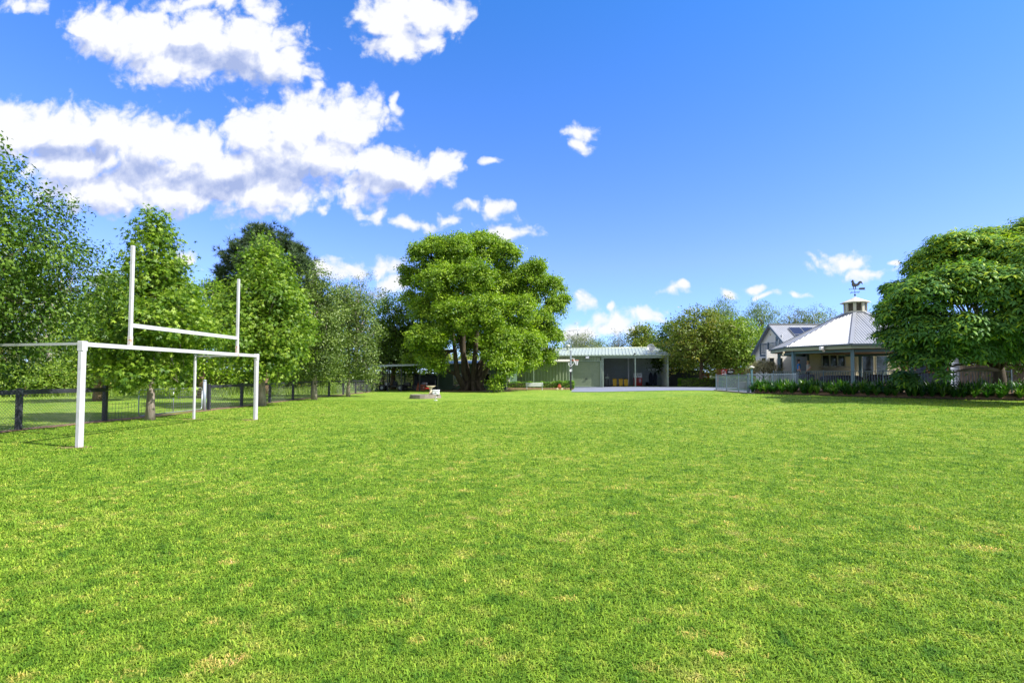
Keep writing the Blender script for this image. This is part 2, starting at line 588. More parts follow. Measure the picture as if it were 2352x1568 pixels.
LF = {
    'amber': leafmat('liquidambar_leaf', [(.15, (.06, .14, .014)), (.5, (.155, .265, .022)), (.8, (.30, .41, .04))], .42),
    'pear': leafmat('pear_leaf', [(.15, (.045, .08, .016)), (.5, (.10, .16, .026)), (.85, (.21, .28, .06))], .28, .4, .35),
    'dark': leafmat('dark_leaf', [(.15, (.028, .065, .008)), (.5, (.062, .13, .012)), (.85, (.15, .24, .024))], .33, .4, .3),
    'camphor': leafmat('camphor_leaf', [(.1, (.065, .14, .012)), (.45, (.165, .275, .02)), (.85, (.33, .45, .03))], .42),
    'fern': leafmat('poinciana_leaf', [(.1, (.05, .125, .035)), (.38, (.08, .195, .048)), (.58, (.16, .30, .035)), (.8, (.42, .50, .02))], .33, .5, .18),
    'pine': leafmat('pine_needle', [(.2, (.03, .06, .024)), (.8, (.075, .12, .045))], .2),
    'gum': leafmat('gum_leaf', [(.2, (.11, .15, .09)), (.8, (.24, .27, .16))], .3),
    'willow': leafmat('willow_leaf', [(.2, (.10, .17, .08)), (.8, (.24, .33, .14))], .35),
    'olive': leafmat('olive_leaf', [(.15, (.08, .125, .015)), (.6, (.17, .23, .025)), (.97, (.36, .28, .04))], .35),
    'shrub': leafmat('shrub_leaf', [(.2, (.10, .18, .02)), (.8, (.26, .36, .04))], .35),
    'hedge': leafmat('hedge_leaf', [(.2, (.06, .16, .012)), (.8, (.20, .36, .02))], .35),
    'agap': leafmat('strap_leaf', [(.1, (.014, .055, .008)), (.6, (.038, .125, .012)), (.97, (.16, .27, .03))], .33, .35, .5),
    'dry': leafmat('dry_leaf', [(.2, (.16, .15, .08)), (.8, (.36, .32, .19))], .3),
}

# ------------------------------------------------------------------ ground
def axis(parts):
    out = []
    for a, c, st in parts:
        out += list(np.arange(a, c, st))
    return np.array(out + [parts[-1][1]])


gx = axis([(-3000, -300, 300), (-300, -60, 20), (-60, 60, .8), (60, 300, 20), (300, 3000, 300)])
gy = axis([(-300, -20, 20), (-20, 90, .8), (90, 300, 15), (300, 4200, 300)])
X, Y = np.meshgrid(gx, gy)
V = np.stack([X, Y, gz(X, Y)], -1).reshape(-1, 3)
nx, ny = len(gx), len(gy)
I = np.arange(nx * ny).reshape(ny, nx)
F = np.stack([I[:-1, :-1], I[:-1, 1:], I[1:, 1:], I[1:, :-1]], -1).reshape(-1, 4)
tag(np_mesh('ground', V, F, 4, M['lawn'], smooth=True), kind='structure')


def sheet(name, pts, mat, dz=.006, step=1.5, hole=None):
    """a sheet draped over the ground inside a quad of 4 corners"""
    p = [np.array(q[:2], float) for q in pts]
    nu = max(2, int(np.linalg.norm(p[1] - p[0]) / step) + 1)
    nv = max(2, int(np.linalg.norm(p[3] - p[0]) / step) + 1)
    u, v = np.meshgrid(np.linspace(0, 1, nu), np.linspace(0, 1, nv))
    u, v = u[..., None], v[..., None]
    q = (1 - v) * ((1 - u) * p[0] + u * p[1]) + v * ((1 - u) * p[3] + u * p[2])
    z = gz(q[..., 0], q[..., 1]) + dz
    V = np.concatenate([q, z[..., None]], -1).reshape(-1, 3)
    I = np.arange(nu * nv).reshape(nv, nu)
    F = np.stack([I[:-1, :-1], I[:-1, 1:], I[1:, 1:], I[1:, :-1]], -1).reshape(-1, 4)
    return np_mesh(name, V, F, 4, mat)


# lawn blades: one uncountable mass
def grass():
    N = 760000
    y0, y1 = 2.2, 34.
    y = y0 * (y1 / y0) ** rng.random(N)
    x = (rng.random(N) * 2 - 1) * (y * 1.12 + .6)
    # blades gather round scattered tuft centres
    K = N // 14
    yc = y0 * (y1 / y0) ** rng.random(K)
    xc = (rng.random(K) * 2 - 1) * (yc * 1.12 + .6)
    hc, hd = rng.random(K), rng.random(K)
    ti = rng.integers(0, K, N)
    m_ = rng.random(N) < .72
    sp_ = (.018 + .02 * hc[ti]) * np.clip(yc[ti] / 3, 1, 6)
    x = np.where(m_, xc[ti] + rng.normal(size=N) * sp_, x)
    y = np.where(m_, yc[ti] + rng.normal(size=N) * sp_, y)
    hx, hy = hc[ti], hd[ti] * (.55 + .45 * (np.sin(x * 7.3 + 2 * np.sin(y * 5.1)) * np.sin(y * 6.1 + 2 * np.sin(x * 4.3)) > -.25))
    # worn gaps
    G = 280
    gy_ = 2.3 * (30 / 2.3) ** rng.random(G)
    gx_ = (rng.random(G) * 2 - 1) * gy_ * 1.1
    gr = .02 + .06 * rng.random(G) ** 2
    gap = np.zeros(N, bool)
    for a_, c_, r_ in zip(gx_, gy_, gr * np.clip(gy_ / 4, 1, 2.2)):
        gap |= ((x - a_) / 1.5) ** 2 + (y - c_) ** 2 < r_ ** 2 * (1 + .5 * np.sin(x * 60) * np.sin(y * 47))
    keep = ~(gap & (rng.random(N) < .45)) & (x > -14.25 - .0 * y)
    gap = gap[keep]
    x, y = x[keep], y[keep]
    hy = hy[keep]; hx = hx[keep]
    n = len(x)
    z = gz(x, y)
    far = np.clip(y / 3., 1, 9)
    ln = (.016 + .024 * rng.random(n) ** 1.8) * (.7 + .6 * hx) * far ** .12 * np.where(hy < .07, 1.7, 1.)
    wd = (.0018 + .0024 * rng.random(n)) * far ** .62
    th = rng.random(n) * 2 * np.pi
    lean = .55 + .95 * rng.random(n)
    d = np.stack([np.cos(th), np.sin(th), 0 * th], 1)
    s = np.stack([-np.sin(th), np.cos(th), 0 * th], 1)
    up = np.array([0, 0, 1.])
    base = np.stack([x, y, z - .003], 1)
    mid = base + d * (ln * .35 * lean)[:, None] + up * (ln * .62)[:, None]
    tip = base + d * (ln * lean)[:, None] + up * (ln * (.85 - .42 * lean))[:, None]
    w = s * wd[:, None]
    V = np.stack([base - w, base + w, mid + w * .9, mid - w * .9, tip], 1).reshape(-1, 3)
    k = (np.arange(n) * 5)[:, None]
    F = np.concatenate([k + np.array([0, 1, 2]), k + np.array([0, 2, 3]), k + np.array([3, 2, 4])], 0)
    r = np.clip(rng.random(n) * .6 + .42 * hy - .02, 0, 1)
    r = np.where(gap & (rng.random(n) < .8), .93 + .07 * rng.random(n), r)
    tag(np_mesh('grass', V, F, 3, M['blade'], attrs={'rnd': np.repeat(r, 5)}),
        'short patchy green lawn grass across the foreground', 'grass', kind='stuff')


grass()

# ------------------------------------------------------------------ foliage
T_OVAL = (np.array([(0, 0, 0), (.4, .27, .07), (1, 0, -.12), (.4, -.27, .07)]), [(0, 1, 2), (0, 2, 3)])
T_NARROW = (np.array([(0, 0, 0), (.45, .11, .03), (1, 0, -.2), (.45, -.11, .03)]), [(0, 1, 2), (0, 2, 3)])


def _star():
    v = [(.28, 0, 0)]
    f = []
    for i, (a, l) in enumerate(((0, .75), (58, .62), (-58, .62), (118, .42), (-118, .42))):
        a = R(a)
        t = (.28 + l * math.cos(a), l * math.sin(a), -.14 * l)
        q = [(.28 + .2 * math.cos(a + e), .2 * math.sin(a + e), .02) for e in (-.75, .75)]
        k = len(v)
        v += [q[0], t, q[1]]
        f += [(0, k, k + 1), (0, k + 1, k + 2)]
    return np.array(v), f


def _frond(n=8):
    v, f = [], []
    for i in range(n):
        t = (i + .6) / n
        z0 = -.32 * t * t
        l = .27 * (1 - 1.2 * abs(t - .42) ** 1.5)
        for sgn in (-1, 1):
            k = len(v)
            v += [(t - .03, 0, z0), (t + .035, 0, z0), (t + .10, sgn * l, z0 - .42 * l), (t + .045, sgn * l * .97, z0 - .42 * l)]
            f += [(k, k + 1, k + 2), (k, k + 2, k + 3)]
    return np.array(v), f


def _tuft(n=9):
    v, f = [], []
    r = random.Random(3)
    for i in range(n):
        a = 2 * math.pi * i / n
        e = r.uniform(.3, 1.2)
        d = Vector((math.cos(e), math.sin(e) * math.cos(a), math.sin(e) * math.sin(a)))
        s = d.cross(Vector((0.3, .2, 1))).normalized() * .06
        k = len(v)
        v += [tuple(-s), tuple(s), tuple(d)]
        f += [(k, k + 1, k + 2)]
    return np.array(v), f


T_LANCE = (np.array([(0, 0, 0), (.3, .10, .03), (.62, .15, -.06), (1, 0, -.34), (.62, -.15, -.06), (.3, -.10, .03)]), [(0, 1, 5), (1, 2, 4), (1, 4, 5), (2, 3, 4)])
T_STAR, T_FROND, T_TUFT = _star(), _frond(), _tuft()


def norm(a):
    return a / np.maximum(np.linalg.norm(a, axis=1, keepdims=True), 1e-9)


def leaf_mesh(name, pos, axis_, nrm, size, tmpl, mat, parent, rnd, cl):
    tv, tf = tmpl
    a = norm(axis_)
    nrm = norm(nrm - a * (nrm * a).sum(1, keepdims=True))
    bb = np.cross(nrm, a)
    n, k = len(pos), len(tv)
    V = pos[:, None, :] + size[:, None, None] * (tv[None, :, 0, None] * a[:, None, :] + tv[None, :, 1, None] * bb[:, None, :] + tv[None, :, 2, None] * nrm[:, None, :])
    F = (np.arange(n) * k)[:, None, None] + np.array(tf)[None]
    return np_mesh(name, V.reshape(-1, 3), F.reshape(-1, 3), 3, mat, parent, attrs={'rnd': np.repeat(rnd, k), 'cl': np.repeat(cl, k)})


def rand_dir(n):
    return norm(rng.normal(size=(n, 3)))


def crown(name, blobs, nleaf, size, tmpl, mat, parent, clump=.35, perclump=26, droop=.0, fill=.55, sparse=1., flat=.7, minz=None, lit_top=0., rosette=False, rough=.10):
    """blobs: (x,y,z,rx,ry,rz). returns clump centres"""
    B = np.array(blobs, float)
    area = (B[:, 3] * B[:, 4] + B[:, 3] * B[:, 5] + B[:, 4] * B[:, 5])
    nc = max(8, int(nleaf / perclump))
    bi = rng.choice(len(B), nc, p=area / area.sum())
    d = rand_dir(nc)
    d[:, 2] = np.where((d[:, 2] < -.3) & (rng.random(nc) < .6), -d[:, 2], d[:, 2])
    r = fill + (1 - fill) * rng.random(nc) ** .6
    r *= 1 + rough * rng.normal(size=nc)
    cc = B[bi, :3] + d * B[bi, 3:6] * r[:, None]
    # drop clumps deep inside another blob
    inside = np.zeros(nc, bool)
    for q in B:
        e = (((cc - q[:3]) / q[3:6]) ** 2).sum(1)
        inside |= e < (fill * .8) ** 2
    cc, d = cc[~inside], d[~inside]
    if minz is not None:
        k = minz(cc)
        cc, d = cc[k], d[k]
    nc = len(cc)
    cw = clump * (.6 + .8 * rng.random(nc))
    clr = rng.random(nc)
    if lit_top:
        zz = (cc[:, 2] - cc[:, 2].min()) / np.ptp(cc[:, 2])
        clr = np.clip(clr * (1 - lit_top) + lit_top * zz, 0, 1)  # paler leaves higher up: top light painted into the leaf colour
    n = nc * perclump
    ci = np.repeat(np.arange(nc), perclump)
    off = np.clip(rng.normal(size=(n, 3)), -1.7, 1.7) * np.array([1, 1, flat]) * .55
    off += d[ci] * (np.abs(rng.normal(size=n)) * .35)[:, None]
    pos = cc[ci] + off * cw[ci][:, None]
    out = norm(off + d[ci] * .8)
    ax = norm(out * .6 + rand_dir(n) * .7 + np.array([0, 0, -droop]))
    nr = norm(rand_dir(n) * .5 + out * .8 + np.array([0, 0, .45]))
    sz = size * (.65 + .7 * rng.random(n))
    if rosette:     # leaves fan out from each twig tip
        ph = (np.tile(np.arange(perclump), nc) + rng.random(n) * .6) * 2 * np.pi / perclump * 1.0 + np.repeat(rng.random(nc) * 6.28, perclump)
        tilt = norm(d * .9 + np.array([0, 0, 1.1]))[ci]
        e1 = norm(np.cross(tilt, np.array([.13, 1, .07])))
        e2 = np.cross(tilt, e1)
        ax = norm(e1 * np.cos(ph)[:, None] + e2 * np.sin(ph)[:, None] + tilt * rng.uniform(-.15, .35, n)[:, None])
        pos = cc[ci] + ax * .04 + rng.normal(size=(n, 3)) * .05
        nr = norm(tilt + rand_dir(n) * .25)
    leaf_mesh(name, pos, ax, nr, sz, tmpl, mat, parent, rng.random(n), clr[ci])
    return cc


def limbs(name, base, r0, fork_z, targets, mat, parent, trunk_top=None, flare=1.5, twigs=None, seg=9, lean=(0, 0), kink=.12):
    mb = MB()
    bx, by, bz = base
    top = Vector(trunk_top if trunk_top is not None else (bx + lean[0], by + lean[1], bz + fork_z))
    base = Vector(base)
    n = 7
    pts, rad = [], []
    for i in range(n + 1):
        t = i / n
        p = base.lerp(top, t) + Vector((math.sin(t * 5 + bx) * kink * r0 * 3, math.cos(t * 4 + by) * kink * r0 * 3, 0)) * (1 if 0 < i < n else 0)
        pts.append(p)
        rad.append(r0 * (1 + (flare - 1) * max(0, 1 - t * 4) ** 2) * (1 - .55 * t))
    pts[0] -= Vector((0, 0, .15))
    mb.tube(pts, rad, seg)
    rt = rad[-1]
    starts = [pts[3 + int(random.random() * (n - 3))] for _ in targets]
    ends = []
    for s0, tg in zip(starts, targets):
        tg = Vector(tg)
        si = pts.index(s0)
        L = (tg - s0).length
        mid = s0.lerp(tg, .5) + Vector((random.uniform(-.08, .08) * L, random.uniform(-.08, .08) * L, random.uniform(.02, .14) * L))
        r1 = rad[si] * random.uniform(.35, .55)
        pp, rr = [], []
        for i in range(6):
            t = i / 5
            q = s0.lerp(mid, t).lerp(mid.lerp(tg, t), t)
            pp.append(q)
            rr.append(max(.008, r1 * (1 - .85 * t)))
        mb.tube(pp, rr, 6)
        ends.append((pp, rr))
    if twigs is not None and ends:
        E = np.array([tuple(p) for pp, rr in ends for p in pp[2:]])
        for c in twigs:
            k = int(np.argmin(((E - c) ** 2).sum(1)))
            p0 = Vector(E[k])
            c = Vector(c)
            m_ = p0.lerp(c, .5) + Vector((0, 0, .06 * (c - p0).length))
            rb = max(.01, r0 * .09)
            mb.tube([p0, m_, c], [rb, rb * .7, rb * .3], 4, cap=False)
    return mb.build(name, mat, parent)


def profile_blobs(base, prof, n, k=.5, off=.6, jit=.3, oval=1.):
    """prof: (height, radius) pairs above base; blobs set round the stem"""
    hs, rs = zip(*prof)
    out = []
    for i in range(n):
        h = hs[0] + (hs[-1] - hs[0]) * ((i + random.uniform(.1, .9)) / n)
        r = float(np.interp(h, hs, rs))
        a = i * 2.399963 + random.uniform(-.4, .4)
        rb = max(.35, r * k * random.uniform(.8, 1.25))
        o = r * off * random.uniform(1 - jit, 1 + jit)
        out.append((base[0] + o * math.cos(a) * oval, base[1] + o * math.sin(a), base[2] + h, rb, rb, rb * .8))
    return out


def tree(name, label, cat, base, prof, nblob, nleaf, size, tmpl, leaf, bark, r0, fork, group=None, k=.5, off=.6, clump=.35, per=26,
         droop=0., ntwig=60, blobs=None, fill=.55, flare=1.5, lean=(0, 0), flat=.7, oval=1., top=None, lit_top=0., keep=None):
    base = (base[0], base[1], gzf(base[0], base[1]) if len(base) < 3 else base[2])
    t = thing(name, base, label, cat, group)
    bl = blobs if blobs is not None else profile_blobs(base, prof, nblob, k, off, oval=oval)
    cc = crown('crown', bl, nleaf, size, tmpl, LF[leaf], t, clump, per, droop, fill, flat=flat, minz=keep, lit_top=lit_top)
    tw = cc[rng.choice(len(cc), min(ntwig, len(cc)), replace=False)] if ntwig else None
    topv = top if top is not None else (base[0] + lean[0], base[1] + lean[1], base[2] + fork)
    limbs('trunk', base, r0, fork, [b_[:3] for b_ in bl], M[bark], t, trunk_top=topv, flare=flare, twigs=tw)
    return t


def pt(px, py, y, z=None):
    p = at(px, py, y)
    return p


EXEC = []

# ---- row of trees on the left, inside the paddock fence
G_ROW = 'trees planted along the paddock fence'
tree('pear_tree', 'dark leafy tree cut off by the left edge of the photo, its crown the nearest', 'tree', (-14.3, 12.6),
     [(1.7, 2.2), (2.8, 3.4), (4.6, 3.2), (5.6, 2.5), (6.7, 1.8), (7.5, 1.0), (7.9, .4)], 46, 82000, .10, T_OVAL, 'dark', 'bark_dark', .13, 5.6, G_ROW, clump=.33, per=26, ntwig=260, droop=.4, k=.40)
tree('liquidambar_tree', 'star leaved green tree behind the goal, nearest whole trunk by the gate', 'tree', (-13.45, 19.5),
     [(1.35, 1.3), (2.2, 2.35), (3.6, 2.1), (5.2, 1.3), (6.5, .7), (7.5, .2)], 30, 29000, .155, T_STAR, 'amber', 'bark_grey', .125, 6.4, G_ROW, clump=.34, per=22, ntwig=150, droop=.35, k=.40,
     keep=lambda c: ~((c[:, 0] > -12.75) & (c[:, 1] < 22) & (c[:, 2] < 2.85)))
tree('liquidambar_tree', 'star leaved tree just right of the goal, in front of the pine', 'tree', (-13.35, 28.0),
     [(1.7, 1.5), (2.8, 2.6), (4.6, 2.5), (6.4, 1.6), (7.8, .85), (8.9, .2)], 34, 36000, .17, T_STAR, 'amber', 'bark_grey', .16, 7.4, G_ROW, clump=.42, per=20, ntwig=150, droop=.35, k=.42)
tree('pear_tree', 'narrow dark tree with a forked trunk right of the second star leaved tree', 'tree', (-12.9, 34.2),
     [(1.5, 1.4), (2.8, 2.1), (5., 2.1), (7.2, 1.3), (8.8, .5)], 24, 26000, .14, T_OVAL, 'pear', 'bark_grey', .14, 7, G_ROW, clump=.4, per=22, ntwig=120, k=.42)
tree('pear_tree', 'rounded grey green tree last in the fence row, nearest the carport', 'tree', (-12.4, 39.6),
     [(1.2, 1.6), (2.4, 2.6), (4.8, 2.6), (7., 1.8), (8.3, .8)], 27, 29000, .15, T_OVAL, 'pear', 'bark_grey', .12, 6.6, G_ROW, clump=.42, per=22, ntwig=140, k=.42)

# ---- beyond the paddock
G_BACK = 'trees behind the paddock'
tree('pine_tree', 'dark blue green pine rising behind the star leaved trees', 'tree', (-21.3, 45), None, 0, 11000, .42, T_TUFT, 'pine', 'bark_brown', .4, 12, G_BACK,
     blobs=[(-21.3 + dx, 45 + dy, z, r, r, r * .7) for dx, dy, z, r in
            ((0, 0, 13.1, 1.7), (1.5, .5, 12.0, 1.5), (-1.7, -.4, 11.9, 1.6), (2.6, -.5, 10.6, 1.4), (-2.9, .5, 10.4, 1.3), (.3, -1.6, 11., 1.6), (0, 1.5, 10.8, 1.5),
             (3.2, .4, 9.2, 1.1), (-3.4, -.3, 9.0, 1.1), (1., -1, 9., 1.5), (-1.4, 0, 8.6, 1.5), (-4.1, 0, 8.3, .9), (3.6, 0, 8.3, .8), (1.5, 0, 7.4, 1.4), (-2, .5, 6.8, 1.4), (4.6, .2, 7.6, .9))],
     clump=.42, per=12, ntwig=120, droop=-.4)


def bgtree(name, label, px, y, top_py, w, leaf, nleaf, size, tmpl=T_OVAL, bark='bark_brown', low=1.0, n=16, clump=.6, droop=0., k=.48, ntwig=30, group=G_BACK, round_=.75, r0=.25, per=20, lit_top=0., fill=.5):
    p = at(px, top_py, y)
    h = p.z - gzf(p.x, y)
    rad = w * y / FPX / 2
    prof = [(low, rad * .7), (h * .35, rad), (h * round_, rad * .8), (h * .95, rad * .3)]
    return tree(name, label, 'tree', (p.x, y), prof, n, nleaf, size, tmpl, leaf, bark, r0, h * .75, group, clump=clump, per=per, droop=droop, k=k, ntwig=ntwig, lit_top=lit_top, fill=fill)


bgtree('paddock_tree', 'light green bushy tree seen between the nearest tree and the goal', 235, 33, 665, 190, 'shrub', 15000, .2, low=1.4, n=22, clump=.5)
bgtree('paddock_tree', 'grey twiggy tree behind the dark tree at far left', 120, 44, 570, 260, 'gum', 13000, .22, T_NARROW, 'bark_pale', low=2, n=20, clump=.6)
bgtree('paddock_tree', 'olive tree with a red brown trunk at the far left of the paddock', 10, 50, 610, 260, 'olive', 13000, .26, low=1.2, n=20, clump=.7)
bgtree('paddock_tree', 'yellow green tree in the gap between the two star leaved trees', 470, 38, 640, 190, 'camphor', 13000, .2, low=1.2, n=20, clump=.5)
bgtree('paddock_tree', 'dark bushy tree standing under the pine', 640, 50, 680, 230, 'dark', 12000, .26, low=1.2, n=18, clump=.7)
bgtree('gum_tree', 'thin grey gum with open branches in front of the low white clouds', 822, 72, 615, 165, 'gum', 9000, .30, T_NARROW, 'bark_pale', low=5, n=22, clump=.8, droop=.9, k=.36, ntwig=160, r0=.3, round_=.8)
bgtree('gum_tree', 'leaning pale trunked gum left of the carport', 880, 62, 745, 120, 'gum', 9000, .26, T_NARROW, 'bark_pale', low=2., n=14, clump=.7, droop=.7, k=.4, ntwig=70, r0=.22)
bgtree('bushy_tree', 'deep green bushy tree touching the left side of the big broad tree', 905, 60, 668, 120, 'dark', 12000, .26, low=2.2, n=18, clump=.7)
bgtree('bushy_tree', 'low dark tree over the carport roof, its red brown trunk seen through the carport', 953, 60.5, 740, 130, 'dark', 9000, .28, low=3., n=12, clump=.7)

# paddock shrubs
G_SH = 'shrubs along the far side of the paddock'
for i, (px, y, tp, w, lf, lab) in enumerate((
        (60, 40, 838, 150, 'shrub', 'leafy yellow green shrub at the left end of the paddock'),
        (150, 42, 822, 130, 'shrub', 'rounded pale shrub seen left of the tall near goal post'),
        (230, 44, 835, 120, 'olive', 'olive shrub just right of the tall near goal post'),
        (310, 45, 850, 120, 'shrub', 'low shrub behind the nearest star leaved tree trunk'),
        (400, 47, 848, 130, 'shrub', 'green shrub behind the metal gate'),
        (490, 48, 838, 120, 'olive', 'dull olive shrub behind the far goal leg'),
        (570, 50, 850, 110, 'dark', 'dark shrub between the goal and the second trunk'),
        (650, 51, 850, 110, 'olive', 'brownish shrub right of the second trunk'),
        (740, 53, 845, 110, 'shrub', 'green shrub behind the forked trunk'),
        (830, 56, 845, 110, 'dark', 'dark shrub at the corner of the paddock near the carport'),
        (-60, 38, 830, 150, 'shrub', 'shrub just outside the left edge of the photo'))):
    p = at(px, tp, y)
    h = p.z
    rad = w * y / FPX / 2
    t = thing('shrub', (p.x, y, 0), lab, 'shrub', G_SH)
    bl = [(p.x + random.uniform(-.6, .6) * rad, y + random.uniform(-.5, .5) * rad, h * random.uniform(.25, .65), rad * .5, rad * .5, h * .35) for _ in range(8)]
    cc = crown('foliage', bl, 4200, .2, T_OVAL, LF[lf], t, .4, 16, fill=.4)
    limbs('stem', (p.x, y, 0), .08, h * .5, [b_[:3] for b_ in bl], M['bark_brown'], t)

# long rough grass in front of the shrubs
def rough_grass():
    n = 26000
    x = rng.uniform(-62, -15.5, n)
    y = 36 + (x + 62) * .28 + rng.normal(size=n) * 2.2
    th = rng.random(n) * 6.283
    ln = .25 + .5 * rng.random(n)
    d = np.stack([np.cos(th), np.sin(th), 0 * th], 1)
    s = np.stack([-np.sin(th), np.cos(th), 0 * th], 1) * .02
    b0 = np.stack([x, y, 0 * x - .02], 1)
    tip = b0 + d * (ln * .4)[:, None] + np.array([0, 0, 1.]) * ln[:, None]
    V = np.stack([b0 - s, b0 + s, tip], 1).reshape(-1, 3)
    F = np.arange(n * 3).reshape(-1, 3)
    tag(np_mesh('rough_grass', V, F, 3, LF['shrub'], attrs={'rnd': np.repeat(rng.random(n), 3), 'cl': np.repeat(rng.random(n), 3)}),
        'long unmown grass and weeds at the far edge of the paddock', 'grass', kind='stuff')


rough_grass()


# far wood behind everything
def woodland():
    bl = []
    for i in range(150):
        a = random.uniform(-1.15, 1.15)
        d = random.uniform(105, 135)
        r = random.uniform(3, 6)
        bl.append((d * math.sin(a) * 1.2, d * math.cos(a) * 1.0 + 5, random.uniform(1.5, 4.5), r, r, r * .8))
    o = None
    B = np.array(bl)
    t = None
    me = crown('woodland', bl, 60000, .7, T_OVAL, LF['olive'], None, 1.3, 14, fill=.6)
    o = bpy.data.objects['woodland']
    tag(o, 'far off line of low bush closing the view behind the sheds', 'wood', kind='stuff')


woodland()

# ------------------------------------------------------------------ the great broad tree
def ragged(bl, n, k, spread, seed):
    rr_ = random.Random(seed)
    out = []
    for (x, y, z, a, b_, c) in bl:
        for _ in range(n):
            d = Vector((rr_.gauss(0, 1), rr_.gauss(0, 1), rr_.gauss(0, 1))).normalized() * spread * rr_.uniform(.6, 1.15)
            q = k * rr_.uniform(.7, 1.25)
            out.append((x + d.x * a, y + d.y * b_, z + d.z * c, a * q, b_ * q, c * q))
    return out


def big_tree():
    y = 55.
    bx = (1085 - 1176) / FPX * y
    base = (bx, y, 0)
    t = thing('camphor_tree', base, 'huge broad light green tree with several trunks in the centre', 'tree')
    spec = [  # px, py, radius px, dy
        (985, 590, 46, 0), (1045, 575, 48, -1), (1110, 570, 45, 1), (1160, 590, 42, 0), (960, 640, 38, 1), (1010, 650, 52, -3), (1085, 640, 55, -3), (1150, 650, 50, 1),
        (1215, 640, 46, 1), (1262, 660, 36, 2), (1275, 705, 30, 1), (1240, 740, 42, 0), (1190, 720, 48, -3), (1120, 715, 55, -4.5), (1040, 720, 52, -4), (975, 720, 40, -2),
        (965, 780, 38, -4), (1008, 778, 36, -4.5), (1075, 742, 36, -5), (1150, 785, 52, -5), (1215, 790, 42, -3), (1262, 780, 34, 0), (1255, 822, 22, 0), (985, 830, 34, -3.5),
        (1012, 838, 18, -4.5), (1135, 822, 24, -6.), (1158, 852, 22, -6.), (1180, 835, 22, -5), (1215, 835, 24, -3.), (1140, 880, 16, -6), (945, 690, 26, 0), (935, 645, 16, 1),
        (1070, 560, 30, 4), (1200, 690, 40, 5), (1000, 690, 40, 6), (1100, 680, 60, 6), (1040, 610, 50, 5), (1150, 760, 50, 5), (1000, 770, 40, 5), (945, 835, 24, 1), (1075, 780, 36, 3), (1108, 790, 30, 2), (1045, 750, 40, 2), (1130, 560, 22, 1), (1000, 562, 20, 0), (1235, 615, 22, 0), (1290, 690, 18, 1), (930, 620, 12, 0)]
    bl = []
    for px, py, r, dy in spec:
        p = at(px, py, y + dy)
        rr = r * .76 * (y + dy) / FPX
        bl.append((p.x, p.y, p.z, rr, rr, rr * .8))
    cc = crown('crown', bl + ragged(bl, 3, .42, .95, 4), 290000, .22, T_OVAL, LF['camphor'], t, .46, 40, droop=.2, fill=.66, rough=.2)
    # several stems from one spreading foot
    mb = MB()
    stems = [(at(1050, 860, y - .5), at(1035, 720, y - 2)), (at(1065, 850, y), at(1062, 640, y)), (at(1088, 850, y), at(1110, 620, y + 1)),
             (at(1105, 850, y + .3), at(1160, 680, y)), (at(1112, 858, y - .5), at(1180, 760, y - 2)), (at(1072, 845, y + .8), at(1020, 640, y + 3)), (at(1095, 845, y + 1), at(1215, 700, y + 2))]
    E = []
    for i, (a, c) in enumerate(stems):
        f = Vector((bx + (a.x - bx) * .35, y + (a.y - y) * .5 - .15, -.1))
        pp = [f, f.lerp(a, .4), a, a.lerp(c, .35) + Vector((0, 0, .3)), a.lerp(c, .7), c]
        mb.tube(pp, [.46, .36, .29, .22, .14, .08], 10)
        E += [(p, r) for p, r in zip(pp[2:], [.3, .25, .17, .08])]
    for i in range(9):  # root flare
        a = i * 2 * math.pi / 9
        d = Vector((math.cos(a), math.sin(a), 0))
        o = Vector((bx, y, 0))
        mb.tube([o + d * 1.75 + Vector((0, 0, -.1)), o + d * 1.1 + Vector((0, 0, .15)), o + d * .6 + Vector((0, 0, .9))], [.1, .25, .3], 7)
    EP = np.array([tuple(p) for p, r in E])
    for q in bl:
        c = Vector(q[:3])
        k = int(np.argmin(((EP - np.array(c)) ** 2).sum(1)))
        p0, r = E[k]
        m_ = p0.lerp(c, .5) + Vector((random.uniform(-.4, .4), random.uniform(-.4, .4), .5))
        mb.tube([p0, m_, c], [r * .7, r * .45, .04], 6)
        for j in range(7):
            e = c + Vector(rand_dir(1)[0]) * q[3] * .85
            mb.tube([c.lerp(m_, .3), c.lerp(e, .5) + Vector((0, 0, .15)), e], [.06, .04, .015], 4)
    mb.build('trunk', M['bark_dark'], t)


big_tree()

# leaf litter under it
mb = MB()
pts = []
for i in range(40):
    a = i / 40 * 2 * math.pi
    r = 1 + .12 * math.sin(5 * a) + .08 * math.sin(11 * a)
    pts.append((-3.9 + 4.4 * r * math.cos(a), 55.2 + 3.0 * r * math.sin(a), .012))
mb.add([(-3.9, 55.2, .05)] + pts, [(0, i + 1, (i + 1) % 40 + 1) for i in range(40)])
tag(mb.build('leaf_litter', M['mulch']), kind='structure')

